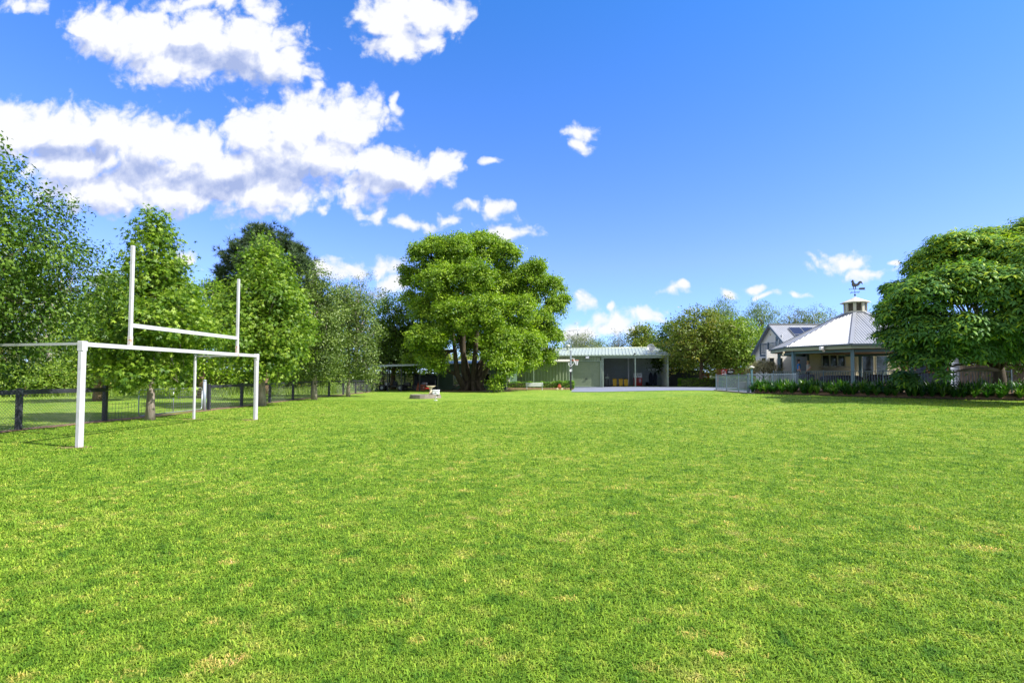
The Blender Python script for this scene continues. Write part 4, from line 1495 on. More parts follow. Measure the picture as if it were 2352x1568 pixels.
def office():
    t = thing('garden_office', (-.6, 58, 0), 'low dark green boarded building behind the broad tree trunk', 'building')
    def boards(mb, A, B, z0, z1, n_out):
        A, B = Vector(A), Vector(B)
        n = Vector(n_out)
        N = int((z1 - z0) / .15)
        vs, fs = [], []
        for i in range(N):
            z = z0 + i * (z1 - z0) / N
            zz = z0 + (i + 1) * (z1 - z0) / N
            k = len(vs)
            for P in (A, B):
                vs += [P + n * .03 + Vector((0, 0, z)), P + n * .01 + Vector((0, 0, zz)), P - n * .05 + Vector((0, 0, zz)), P - n * .05 + Vector((0, 0, z))]
            fs += [(k, k + 4, k + 5, k + 1), (k + 3, k + 2, k + 6, k + 7), (k, k + 3, k + 7, k + 4), (k + 1, k + 5, k + 6, k + 2), (k, k + 1, k + 2, k + 3), (k + 4, k + 7, k + 6, k + 5)]
        mb.add(vs, fs)
    W_ = 7.75
    mb = MB(OF)
    wins = [(-6.1, -4.85, .55, 1.75), (-3.35, -1.85, .6, 1.8)]
    # front wall split round the windows
    xs = [-W_, -6.1, -4.85, -3.35, -1.85, 0]
    for a, c in zip(xs[:-1], xs[1:]):
        w = [q for q in wins if q[0] == a]
        if w:
            boards(mb, (a, 0, 0), (c, 0, 0), 0, w[0][2], (0, -1, 0))
            boards(mb, (a, 0, 0), (c, 0, 0), w[0][3], 2.9, (0, -1, 0))
        else:
            boards(mb, (a, 0, 0), (c, 0, 0), 0, 2.9, (0, -1, 0))
    boards(mb, (-W_, 6.5, 0), (-W_, 0, 0), 0, 2.9, (-1, 0, 0))
    boards(mb, (0, 1.5, 0), (0, 6.5, 0), 0, 2.9, (1, 0, 0))
    boards(mb, (0, 6.5, 0), (-W_, 6.5, 0), 0, 2.9, (0, 1, 0))
    mb.build('wall', M['office'], t)
    MB(OF).box(-W_ - .05, -W_ + .05, -.06, .04, 0, 2.9).build('corner_board', M['office'], t)
    MB(OF).box(-.06, .05, -.06, .04, 0, 2.9).build('corner_board', M['cream_trim'], t)
    for a, c, z0, z1 in wins:
        mb = MB(OF)
        mb.box(a - .04, c + .04, -.09, .0, z0 - .07, z0)
        mb.box(a - .04, c + .04, -.09, .0, z1, z1 + .07)
        for x in (a, (a + c) / 2, c):
            mb.box(x - .035, x + .035, -.085, .0, z0, z1)
        o = mb.build('window', M['cream_trim'], t)
        MB(OF).box(a + .036, c - .036, -.03, -.01, z0 + .002, z1 - .002).build('pane', M['glass'], o)
        tr = MB(OF)
        tr.box(a + .04, c - .04, -.05, -.035, z0 + .42, z0 + .46)
        tr.build('glazing_bar', M['cream_trim'], o)
    # glazed door on the right face
    mb = MB(OF)
    for y in (.08, 1.42):
        mb.box(-.05, .06, y - .05, y + .05, 0, 2.3)
    mb.box(-.05, .06, .13, 1.37, 2.2, 2.3)
    mb.box(-.05, .06, .13, 1.37, 1.0, 1.06)
    o = mb.build('door', M['cream_trim'], t)
    MB(OF).box(-.02, .0, .13, 1.37, .02, 2.2).build('pane', M['glass'], o)
    mb = MB(OF)
    ribface(mb, (-W_ - .5, -.5, 2.95), (.5, -.5, 2.95), (0, 7.5, .55), 0, 0, .2, .03)
    o = mb.build('roof', M['shed_roof'], t)
    MB(OF).bbox(-W_ - .5, .5, -.62, -.5, 2.84, 2.97, .02, 1).build('gutter', M['shed_trim'], o)


office()
a, c = at(1037, 894.5, 56.9), at(1070, 868, 57.3)
a.z = 0.02
tag(MB().beam(a, c, .14, .05).build('leaning_plank', M['bark_dark'], None, a), 'dark plank leaning against the green boarded wall left of the broad trunk', 'plank')

# ------------------------------------------------------------------ carport and the machines under it
def carport():
    t = thing('carport', (-14, 54, 0), 'low open carport with dark steel posts, left of the broad tree', 'carport')
    mb = MB()
    ribface(mb, (-14.4, 53.3, 2.62), (-7.9, 53.3, 2.8), (0, 8.2, .25), 0, 0, .2, .025)
    o = mb.build('roof', M['shed_inner'], t)
    MB().beam((-14.4, 53.25, 2.55), (-7.9, 53.25, 2.73), .06, .18).build('front_beam', M['grey_steel'], o)
    for px, y in ((891, 54), (922, 54), (964.5, 54), (895, 61), (930, 61), (985, 61), (1007, 54)):
        x = (px - 1176) / FPX * y
        MB().box(x - .06, x + .06, y - .06, y + .06, -.1, 2.66).build('post', M['black_timber'], t)
    for z in (.9, 1.7, 2.3):
        MB().beam((-14.2, 54.1, z), (-14.2, 59, z - .1), .05, .16).build('side_rail', M['white'], t)
    MB().box(-14.28, -14.1, 53.9, 54.08, -.1, 2.5).build('timber_post', M['paling_light'], t)


carport()


def wheel(mb_t, c, r, w, ax=(1, 0, 0)):
    ax = Vector(ax).normalized()
    c = Vector(c)
    mb_t.tube([c - ax * w / 2, c - ax * w * .3, c + ax * w * .3, c + ax * w / 2], [r * .85, r, r, r * .85], 18)


t = thing('buggy', (-12.9, 55, 0), 'stripped black off road buggy with a tube roll cage under the carport', 'vehicle')
mb = MB()
x0, y0_ = -12.8, 55.
cage = [[(0, 0, .5), (.35, 0, 1.35), (1.0, 0, 1.4), (1.35, 0, .6)], [(-.8, 0, .45), (0, 0, .55), (1.4, 0, .55)], [(.35, 0, 1.35), (.75, 0, .6)]]
for dy in (-.55, .55):
    for c in cage:
        mb.tube([(x0 + a, y0_ + dy, z) for a, _, z in c], .028, 6)
for a, z in ((0, .5), (.35, 1.35), (1., 1.4), (1.35, .6), (-.8, .45)):
    mb.tube([(x0 + a, y0_ - .55, z), (x0 + a, y0_ + .55, z)], .028, 6)
mb.build('roll_cage', M['black'], t)
MB().bbox(x0 - .9, x0 + 1.5, y0_ - .45, y0_ + .45, .35, .55, .05).build('chassis', M['black'], t)
MB().bbox(x0 + .35, x0 + .75, y0_ - .3, y0_ + .3, .55, 1.0, .06).build('seat', M['dark_cloth'], t)
MB().bbox(x0 - .5, x0 - .1, y0_ - .3, y0_ + .3, .5, .85, .06).build('engine', M['galv'], t)
for a in (-.7, 1.2):
    for dy in (-.7, .7):
        m1 = MB(); wheel(m1, (x0 + a, y0_ + dy, .33), .33, .24, (0, 1, 0)); o = m1.build('wheel', M['black'], t)
        m1 = MB(); wheel(m1, (x0 + a, y0_ + dy * 1.08, .33), .16, .2, (0, 1, 0)); m1.build('rim', M['galv'], o)


def mower(label, x, y, col, deck):
    t = thing('ride_on_mower', (x, y, 0), label, 'mower', 'machines parked under the carport')
    MB().bbox(x - .8, x - .1, y - .3, y + .3, .4, .85, .08).build('bonnet', M[col], t)
    MB().bbox(x - .1, x + .8, y - .4, y + .4, .35, .5, .05).build('body', M[col], t)
    MB().bbox(x + .2, x + .65, y - .25, y + .25, .5, .65, .05).bbox(x + .58, x + .7, y - .25, y + .25, .65, 1.05, .05).build('seat', M['dark_cloth'], t)
    MB().tube([(x - .1, y, .8), (x + .05, y, 1.1)], .025, 8).build('steering_column', M['black'], t)
    mb = MB(Matrix.Translation((x + .06, y, 1.1)) @ Matrix.Rotation(R(-30), 4, 'Y'))
    mb.tube([(.18 * math.cos(a), .18 * math.sin(a), 0) for a in [k * math.pi / 8 for k in range(17)]], .018, 6)
    mb.build('steering_wheel', M['black'], t)
    MB().bbox(x - .35, x + .35, y - .6, y + .6, .12, .28, .05).build('cutting_deck', M[deck], t)
    for a, r in ((-.6, .2), (.6, .29)):
        for dy in (-.42, .42):
            m1 = MB(); wheel(m1, (x + a, y + dy, r), r, .2, (0, 1, 0)); m1.build('wheel', M['black'], t)


mower('dark ride on mower right of the roll cage buggy', -10.7, 55.6, 'black', 'black')
mower('dark ride on mower at the right end of the carport beside the green wall', -9.0, 56.6, 'dark_cloth', 'red')
t = thing('loading_ramp', (-9.55, 54.5, 0), 'orange folded loading ramp standing in front of the dark machines', 'ramp')
a, c = at(967, 893, 54.2), at(967, 876, 54.6)
mb = MB()
for k in range(4):
    mb.beam((a.x - .42, 54.2 + .12 * k, .12 + .16 * k), (a.x + .42, 54.2 + .12 * k, .12 + .16 * k), .12, .1)
mb.build('treads', M['ramp'], t)
mb = MB()
for s_ in (-.45, .45):
    mb.beam((a.x + s_, 54.1, .04), (a.x + s_ * .85, 54.75, .8), .05, .1)
mb.build('side_rails', M['ramp'], t)
t = thing('covered_trailer', (-9.6, 58.5, 0), 'dark covered trailer at the back of the carport', 'trailer')
MB().bbox(-10.8, -8.4, 57.6, 59.2, .5, 1.7, .18, 3).build('cover', M['dark_cloth'], t)
MB().box(-10.8, -8.4, 57.7, 59.1, .4, .5).build('tray', M['black'], t)
for x in (-10.1, -9.2):
    m1 = MB(); wheel(m1, (x, 57.6, .3), .3, .2, (0, 1, 0)); m1.build('wheel', M['black'], t)
t = thing('paling_fence', (-15, 62.5, 0), 'pale timber paling fence seen through the carport', 'fence', 'paling fences')
mb = MB()
x = -16.
while x < -7:
    mb.box(x, x + .11, 62.5, 62.53, 0, 1.85 + random.uniform(-.02, .02))
    x += .125
mb.build('palings', M['paling_light'], t)
MB().box(-16, -7, 62.4, 62.49, 1.72, 1.84).box(-16, -7, 62.4, 62.49, .4, .5).build('rail', M['paling_light'], t)

# ------------------------------------------------------------------ garden things near the broad tree
t = thing('stone_slab', (-6.3, 37.7, 0), 'low round stone platform under the bird bath', 'platform')
mb = MB()
n = 22
pts = []
for i in range(n):
    a = i / n * 2 * math.pi
    r = 1.13 * (1 + .05 * math.sin(3 * a + 1) + .03 * math.sin(7 * a))
    pts.append((-6.3 + r * math.cos(a), 37.7 + r * .8 * math.sin(a)))
for z0, z1, k in ((-.05, .13, 1.), (.13, .25, .96)):
    mb.prism([(-6.3 + (x + 6.3) * k, 37.7 + (y - 37.7) * k, z0) for x, y in pts], (0, 0, z1 - z0))
mb.build('slab', M['slab'], t)
t = thing('bird_bath', (-5.85, 37.7, .25), 'pale sandstone bird bath on the round stone platform', 'bird bath')
MB().lathe((-5.85, 37.7, .25), [(.17, 0), (.17, .06), (.11, .1), (.085, .25), (.09, .4), (.13, .48), (.15, .5)], 20).build('pedestal', M['sandstone'], t)
MB().lathe((-5.85, 37.7, .25), [(.13, .5), (.26, .54), (.33, .6), (.35, .62), (.31, .62), (.2, .57), (.02, .55)], 24).build('bowl', M['sandstone'], t)
t = thing('cool_box', (-5.42, 37.45, .25), 'white lidded box beside the bird bath', 'box')
MB().bbox(-5.66, -5.2, 37.25, 37.6, .25, .52, .03).build('body', M['white'], t)
MB().bbox(-5.68, -5.18, 37.23, 37.62, .525, .59, .02).build('lid', M['white'], t)
MB().box(-5.5, -5.36, 37.235, 37.248, .38, .42).build('latch', M['black'], t)
t = thing('sprinkler', (-5.0, 34.3, 0), 'small pale lawn sprinkler on the grass in front of the stone platform', 'sprinkler')
zz = gzf(-5, 34.3)
MB().tube([(-5.12, 34.3, zz + .02), (-4.88, 34.3, zz + .02)], .02, 8).tube([(-5., 34.2, zz + .02), (-5., 34.42, zz + .02)], .02, 8).build('base', M['white'], t)
MB().tube([(-5, 34.3, zz + .02), (-5, 34.3, zz + .2)], .02, 8).tube([(-5.08, 34.3, zz + .19), (-4.93, 34.3, zz + .23)], .02, 8).build('head', M['galv'], t)


def box_hedge(label, x0, x1, y0, y1, z0, z1, n, parent_frame=None, size=.09):
    t = thing('box_hedge', ((x0 + x1) / 2, (y0 + y1) / 2, z0), label, 'hedge', 'clipped box hedges')
    u = rng.random((n, 3))
    f = rng.integers(0, 5, n)
    p = u * [x1 - x0, y1 - y0, z1 - z0] + [x0, y0, z0]
    nr = np.zeros((n, 3))
    for k, (ax_, v_, d_) in enumerate(((2, z1, 1), (1, y0, -1), (1, y1, 1), (0, x0, -1), (0, x1, 1))):
        q = f == k
        p[q, ax_] = v_ + rng.normal(size=q.sum()) * .03
        nr[q, ax_] = d_
    lump = .04 * np.sin(p[:, 0] * 4.1) + .03 * np.sin(p[:, 0] * 9.3 + 1)
    p[:, 2] += lump
    cl = .5 + .5 * np.sin(p[:, 0] * 5 + 3 * np.sin(p[:, 2] * 6))
    leaf_mesh('foliage', p, norm(nr * .6 + rand_dir(n)), norm(nr + rand_dir(n) * .7 + [0, 0, .4]), size * (.6 + .7 * rng.random(n)), T_OVAL, LF['hedge'], t, rng.random(n), cl)
    MB().box(x0 + .07, x1 - .07, y0 + .07, y1 - .07, z0, z1 - .07).build('inner_twigs', M['bark_dark'], t)


box_hedge('long clipped hedge behind the white bench', -.6, 5.1, 58.9, 59.8, .15, .82, 9000)
box_hedge('slightly taller clipped hedge block behind the basketball pole', 5.12, 6.95, 58.8, 59.9, .15, .93, 4500)
box_hedge('bright clipped hedge right of the open shed', 20.2, 24.6, 62.6, 63.6, gzf(20, 63), gzf(20, 63) + .95, 8000)
box_hedge('dark clipped hedge in front of the red brown timber fence', 23.2, 31., 57.6, 58.6, .25, 1.42, 9000)
t = thing('timber_edging', (3, 58.5, 0), 'low rough timber sleepers holding the bed under the long hedge', 'edging')
for a, c in ((-.9, 1.4), (1.42, 3.6), (3.62, 5.2), (5.22, 6.6)):
    MB().bbox(a, c, 58.45, 58.62, -.05, .2 + random.uniform(-.01, .015), .015, 1).build('sleeper', M['timber'], t)
tag(MB().box(-.9, 6.9, 58.62, 60.0, 0, .14).build('garden_soil', M['mulch']), kind='structure')

# bench
def bench():
    x0, x1, y = 1.5, 3.42, 57.4
    t = thing('park_bench', ((x0 + x1) / 2, y, 0), 'white slatted garden bench in front of the long hedge', 'bench')
    mb = MB()
    for k in range(5):
        mb.bbox(x0, x1, y - .28 - .012 * k, y - .255 - .012 * k, .40 + k * .085, .475 + k * .085, .006, 1)
    mb.build('backrest', M['white'], t)
    mb = MB()
    for k in range(5):
        mb.bbox(x0, x1, y - .22 + k * .09, y - .145 + k * .09, .40, .425, .006, 1)
    mb.build('seat', M['white'], t)
    for x in (x0 + .12, x1 - .12):
        mb = MB()
        mb.tube([(x, y - .38, 0), (x, y - .25, .2), (x, y - .23, .4), (x, y - .33, .84)], .028, 8)
        mb.tube([(x, y + .3, 0), (x, y + .22, .2), (x, y + .2, .4), (x, y - .2, .41)], .028, 8)
        mb.tube([(x, y - .28, .6), (x, y, .64), (x, y + .2, .6), (x, y + .2, .4)], .02, 8)
        mb.build('leg', M['white'], t)


bench()
# red barrow-like cart
t = thing('garden_cart', (5.3, 57.8, 0), 'small faded red wheeled garden machine between the bench and the pole', 'cart')
MB().bbox(5.02, 5.42, 57.6, 58.0, .2, .5, .06).build('body', M['ramp'], t)
MB().bbox(5.1, 5.35, 57.68, 57.9, .5, .62, .04).build('cap', M['red'], t)
for x in (5.0, 5.5):
    m1 = MB(); wheel(m1, (x, 57.55, .12), .12, .07, (0, 1, 0)); m1.build('wheel', M['sandstone'], t)
MB().tube([(5.42, 57.8, .4), (5.75, 57.8, .3), (5.95, 57.8, .1)], .03, 8).build('chute', M['black'], t)


# basketball pole
def hoop():
    x, y = 6.28, 56.
    z0 = 0
    t = thing('basketball_stand', (x, y, 0), 'black padded basketball pole with white bracket arms and an orange ring', 'basketball stand')
    MB().bbox(x - .085, x + .085, y - .085, y + .085, -.1, 3.55, .02, 1).build('pole', M['black'], t)
    MB().bbox(x - .075, x + .1, y - .09, y + .09, 2.7, 4.3, .02, 1).build('upper_pole', M['grey_steel'], t)
    mb = MB()
    for dy in (-.12, .12):
        mb.tube([(x - .2, y + dy, 2.95), (x - .22, y + dy, 2.7), (x, y + dy, 2.5), (x + .2, y + dy, 2.75), (x + .36, y + dy, 2.95), (x + .36, y + dy, 3.4), (x + .15, y + dy, 3.42), (x, y + dy, 3.3)], .028, 8)
    mb.build('bracket', M['white'], t)
    cx = x + .62
    mb = MB()
    mb.tube([(cx + .23 * math.cos(a), y + .23 * math.sin(a), 3.22) for a in [k * math.pi / 12 for k in range(25)]], .02, 8)
    mb.bbox(x + .08, cx - .22, y - .06, y + .06, 3.17, 3.25, .01, 1)
    mb.build('ring', M['orange'], t)
    mb = MB()
    for k in range(12):
        for s_ in (-1, 1):
            pts = []
            for j in range(5):
                a = (k + s_ * j * .5) * math.pi / 6
                r = .22 - .1 * (j / 4) ** .7
                pts.append((cx + r * math.cos(a), y + r * math.sin(a), 3.2 - .5 * j / 4))
            mb.tube(pts, .009, 4, cap=False)
    mb.build('net', M['white'], t)
    mb = MB()
    mb.tube([(x, y - .12, 2.15 + .0), (x, y - .1, 2.15)], .1, 12)
    mb.tube([(x + .13 * math.cos(a), y - .13, 2.15 + .13 * math.sin(a)) for a in [k * math.pi / 8 for k in range(17)]], .022, 6)
    mb.build('winch_wheel', M['white'], t)


hoop()

# ------------------------------------------------------------------ house
FLZ = 1.05
OX, OY, OR_ = 26.4, 40.0, 6.05


def octv(r, z, i):
    a = R(36 + 45 * i)
    return Vector((OX - r * math.sin(a), OY - r * math.cos(a), z))


def pavilion():
    t = thing('verandah_pavilion', (OX, OY, 0), 'eight sided verandah with a ribbed grey roof and a louvred lantern on top', 'pavilion')
    ez, tz, rt = 3.74, 6.38, .82
    for i in range(8):
        A, B = octv(OR_, ez, i + 1), octv(OR_, ez, i)
        C, D_ = octv(rt, tz, i), octv(rt, tz, i + 1)
        mid = (A + B) / 2
        top = (C + D_) / 2
        sl = ((A - B).length - (C - D_).length) / 2
        mb = MB()
        ribface(mb, A, B, top - mid, sl, sl, .17, .025)
        mb.build('roof_face', M['house_roof'], t)
        MB().beam(octv(OR_ + .02, ez + .03, i), octv(rt, tz + .04, i), .22, .035).build('hip_cap', M['house_roof'], t)
    mb, mg = MB(), MB()
    for i in range(8):
        mb.beam(octv(OR_ - .08, ez - .2, i), octv(OR_ - .08, ez - .2, i + 1), .05, .2)
        mg.beam(octv(OR_ + .04, ez - .04, i), octv(OR_ + .04, ez - .04, i + 1), .12, .11)
    mb.build('fascia', M['fascia'], t)
    mg.build('gutter', M['gutter'], t)
    mb = MB()
    mb.prism([octv(OR_ - .15, ez - .32, i) for i in range(8)], (0, 0, .05))
    mb.build('ceiling', M['hardwood'], t)
    mb = MB()
    mb.prism([octv(5.5, .2, i) for i in range(8)], (0, 0, FLZ - .2))
    mb.build('deck', M['slab'], t)
    for i in range(8):
        p = octv(5.35, 0, i)
        MB(T(p.x, p.y, 0, R(-36 - 45 * i))).bbox(-.11, .11, -.11, .11, FLZ, ez - .3, .015, 1).build('column', M['blue_timber'], t)
    mb = MB()
    for i in range(8):
        mb.beam(octv(5.35, ez - .42, i), octv(5.35, ez - .42, i + 1), .1, .2)
    mb.build('ring_beam', M['blue_timber'], t)
    # lantern
    mb = MB()
    for i in range(8):
        A, B = octv(.74, 0, i), octv(.74, 0, i + 1)
        for P in (A,):
            d = (P - Vector((OX, OY, 0))).normalized()
            mb.m = T(P.x, P.y, 0, math.atan2(d.y, d.x))
            mb.box(-.07, .03, -.1, .1, 6.42, 7.2)
            mb.m = Matrix.Identity(4)
    for z, h in ((6.42, .1), (7.12, .08)):
        for i in range(8):
            mb.beam(octv(.72, z + h / 2, i), octv(.72, z + h / 2, i + 1), .06, h)
    mb.build('lantern_frame', M['cream_trim'], t)
    mb = MB()
    for i in range(8):
        for k in range(9):
            z = 6.54 + k * .066
            A, B = octv(.68, z, i), octv(.68, z, i + 1)
            mb.beam(A, B, .06, .015, up=(A + B - Vector((2 * OX, 2 * OY, 2 * z))).normalized() * -.6 + Vector((0, 0, 1)))
    mb.prism([octv(.55, 6.45, i) for i in range(8)], (0, 0, .7))
    mb.build('louvres', M['paling'], t)
    mb = MB()
    vs = [octv(1.02, 7.2, i) for i in range(8)] + [Vector((OX, OY, 7.66))] + [octv(1.02, 7.16, i) for i in range(8)]
    mb.add(vs, [((i + 1) % 8, i, 8) for i in range(8)] + [(i, (i + 1) % 8, 9 + (i + 1) % 8, 9 + i) for i in range(8)] + [[9 + i for i in range(8)]])
    mb.build('lantern_roof', M['cream_trim'], t)
    MB().prism([octv(.95, tz - .02, i) for i in range(8)], (0, 0, .05)).build('flashing', M['house_roof'], t)


pavilion()


def weathervane():
    z = 7.6
    t = thing('weathervane', (OX, OY, z), 'black rooster weathervane on top of the lantern', 'weathervane')
    MB().tube([(OX, OY, z), (OX, OY, 8.28)], .02, 8).build('spindle', M['copper'], t)
    mb = MB()
    mb.lathe((OX, OY, z + .12), [(.02, 0), (.07, .05), (.07, .1), (.02, .15)], 12)
    mb.build('ball', M['copper'], t)
    mb = MB()
    for a in (0, 90, 180, 270):
        d = Vector((math.cos(R(a + 20)), math.sin(R(a + 20)), 0))
        mb.tube([Vector((OX, OY, 8.0)), Vector((OX, OY, 8.0)) + d * .36], .014, 6)
        mb.tube([Vector((OX, OY, 8.0)) + d * .36 + Vector((0, 0, -.05)), Vector((OX, OY, 8.0)) + d * .36 + Vector((0, 0, .05))], .014, 6)
    mb.build('direction_arms', M['copper'], t)
    mb = MB()
    Y_ = OY - .015
    mb.tube([(OX - .4, OY, 8.24), (OX + .62, OY, 8.28)], .016, 6)
    mb.prism([(OX - .4, Y_, 8.2), (OX - .46, Y_, 8.24), (OX - .4, Y_, 8.28)], (0, .03, 0))
    mb.prism([(OX + .3, Y_, 8.26), (OX + .36, Y_, 8.2), (OX + .8, Y_, 8.2), (OX + .75, Y_, 8.28), (OX + .8, Y_, 8.38), (OX + .36, Y_, 8.36)], (0, .03, 0))
    mb.build('arrow', M['copper'], t)
    pts = [(-.12, 8.27), (-.13, 8.42), (-.2, 8.52), (-.24, 8.66), (-.2, 8.76), (-.24, 8.82), (-.29, 8.84), (-.25, 8.9), (-.22, 8.98), (-.15, 9.04), (-.09, 9.02), (-.1, 8.96), (-.06, 8.92), (-.07, 8.86), (-.02, 8.78),
           (.02, 8.72), (.1, 8.7), (.2, 8.72), (.27, 8.83), (.36, 8.92), (.48, 8.93), (.56, 8.86), (.6, 8.74), (.59, 8.62), (.54, 8.74), (.46, 8.76), (.4, 8.7), (.36, 8.6), (.3, 8.56), (.25, 8.5), (.15, 8.49), (.1, 8.46),
           (.08, 8.34), (.12, 8.27), (.02, 8.27), (.04, 8.34), (.02, 8.44), (-.08, 8.44), (-.08, 8.3), (-.04, 8.27)]
    pts = [(x, 8.27 + (z_ - 8.27) * .92) for x, z_ in pts]
    mb = MB().prism([(OX + x, Y_, z_) for x, z_ in pts], (0, .03, 0))
    mb.build('rooster', M['copper'], t)


weathervane()


def gable():
    X0, X1 = 24.96, 37.
    YN, YF, YR = 46.7, 53.5, 50.0
    ZE, ZR = 4.15, 6.5
    t = thing('white_house', (X0, YN, 0), 'white gabled house with a small balcony and solar panels on its roof', 'house')
    # gable end wall with door opening left as panels
    pr = [(X0, YN, .3), (X0, YF, .3), (X0, YF, 3.95), (X0, YR, ZR - .12), (X0, YN, 4.1)]
    MB().prism(pr, (.2, 0, 0)).build('gable_wall', M['render'], t)
    MB().box(X0 + .2, X1, YN, YN + .2, .3, 4.1).build('front_wall', M['render'], t)
    MB().box(X0 + .2, X1, YF - .2, YF, .3, 3.9).build('back_wall', M['render'], t)
    MB().box(X1 - .2, X1, YN + .2, YF - .2, .3, 4.0).build('end_wall', M['render'], t)
    mb = MB()
    ribface(mb, (X0 - .35, YN - .35, ZR - .70 * (YR - YN + .35)), (X1, YN - .35, ZR - .70 * (YR - YN + .35)), (0, YR - YN + .35, .70 * (YR - YN + .35)), 0, 0, .17, .025)
    rf = mb.build('roof', M['house_roof'], t)
    mb = MB()
    ribface(mb, (X1, YF + .2, ZR - .75 * (YF - YR + .2)), (X0 - .35, YF + .2, ZR - .75 * (YF - YR + .2)), (0, -(YF - YR + .2), .75 * (YF - YR + .2)), 0, 0, .17, .025)
    mb.build('roof', M['house_roof'], t)
    MB().beam((X0 - .36, YR, ZR + .04), (X1, YR, ZR + .04), .3, .05).build('ridge_cap', M['house_roof'], rf)
    mb = MB()
    mb.beam((X0 - .37, YN - .35, ZR - .70 * (YR - YN + .35) - .08), (X0 - .37, YR, ZR - .08), .04, .2)
    mb.beam((X0 - .37, YR, ZR - .08), (X0 - .37, YF + .2, ZR - .75 * (YF - YR + .2) - .08), .04, .2)
    mb.build('barge_board', M['gutter'], t)
    # french door
    mb = MB()
    for y in (48.05, 48.7, 49.35):
        mb.box(X0 - .07, X0 - .01, y - .05, y + .05, 3.75, 5.35)
    mb.box(X0 - .07, X0 - .01, 48.1, 49.3, 5.27, 5.35)
    mb.box(X0 - .07, X0 - .01, 48.1, 49.3, 3.75, 3.9)
    o = mb.build('french_door', M['white'], t)
    MB().box(X0 - .03, X0 - .005, 48.1, 49.3, 3.9, 5.27).build('pane', M['glass'], o)
    # balcony
    o = MB().box(X0 - .95, X0 - .02, 47.3, 50.6, 3.42, 3.62).build('balcony', M['gutter'], t)
    mb = MB()
    for p, q in (((X0 - .9, 47.35), (X0 - .9, 50.55)), ((X0 - .9, 50.55), (X0 - .02, 50.55)), ((X0 - .9, 47.35), (X0 - .02, 47.35))):
        mb.beam((*p, 4.62), (*q, 4.62), .06, .05)
        mb.beam((*p, 3.75), (*q, 3.75), .04, .04)
        L = math.hypot(q[0] - p[0], q[1] - p[1])
        for k in range(1, int(L / .16)):
            f_ = k * .16 / L
            mb.beam((p[0] + (q[0] - p[0]) * f_, p[1] + (q[1] - p[1]) * f_, 3.75), (p[0] + (q[0] - p[0]) * f_, p[1] + (q[1] - p[1]) * f_, 4.6), .025, .025)
    for p in ((X0 - .9, 47.35), (X0 - .9, 49.0), (X0 - .9, 50.55)):
        mb.box(p[0] - .06, p[0] + .06, p[1] - .06, p[1] + .06, 3.62, 4.72)
    mb.build('balustrade', M['gutter'], o)
    # small window below, belt line
    mb = MB().box(X0 - .05, X0 - .01, 51.2, 52.1, 3.0, 3.36)
    o = mb.build('window', M['cream_trim'], t)
    MB().box(X0 - .056, X0 - .051, 51.28, 52.02, 3.05, 3.31).build('pane', M['glass'], o)
    MB().box(X0 - .04, X0 - .0, YN, YF, 3.44 - .05, 3.44).build('belt_course', M['white'], t)
    mb = MB().tube([(X0 - .1, 50.3, 5.55), (X0 - .03, 50.3, 5.55)], [.06, .08], 10)
    mb.build('eave_lamp', M['sandstone'], t)
    # solar panels : things lying on the roof
    sl = Vector((0, 1, .70)).normalized()
    nn = Vector((0, -.70, 1)).normalized()
    names = 'first second third fourth fifth'.split()
    for r_ in range(2):
        for c_ in range(5):
            x = 26.1 + c_ * 1.16
            base = Vector((x, YN - .35, ZR - .70 * (YR - YN + .35))) + sl * (1.15 + r_ * 1.28) + nn * .09
            lab = '%s solar panel from the gable peak in the %s row' % (names[c_], ('lower', 'upper')[r_])
            tt = thing('solar_panel', base, lab, 'solar panel', 'solar panels on the house roof')
            mb = MB()
            mb.prism([base, base + Vector((1.12, 0, 0)), base + Vector((1.12, 0, 0)) + sl * 1.24, base + sl * 1.24], nn * .035)
            mb.build('frame', M['galv'], tt)
            mb = MB()
            b2 = base + nn * .037 + Vector((.025, 0, 0)) + sl * .025
            mb.prism([b2, b2 + Vector((1.07, 0, 0)), b2 + Vector((1.07, 0, 0)) + sl * 1.19, b2 + sl * 1.19], nn * .006)
            mb.build('cells', M['solar'], tt)


gable()


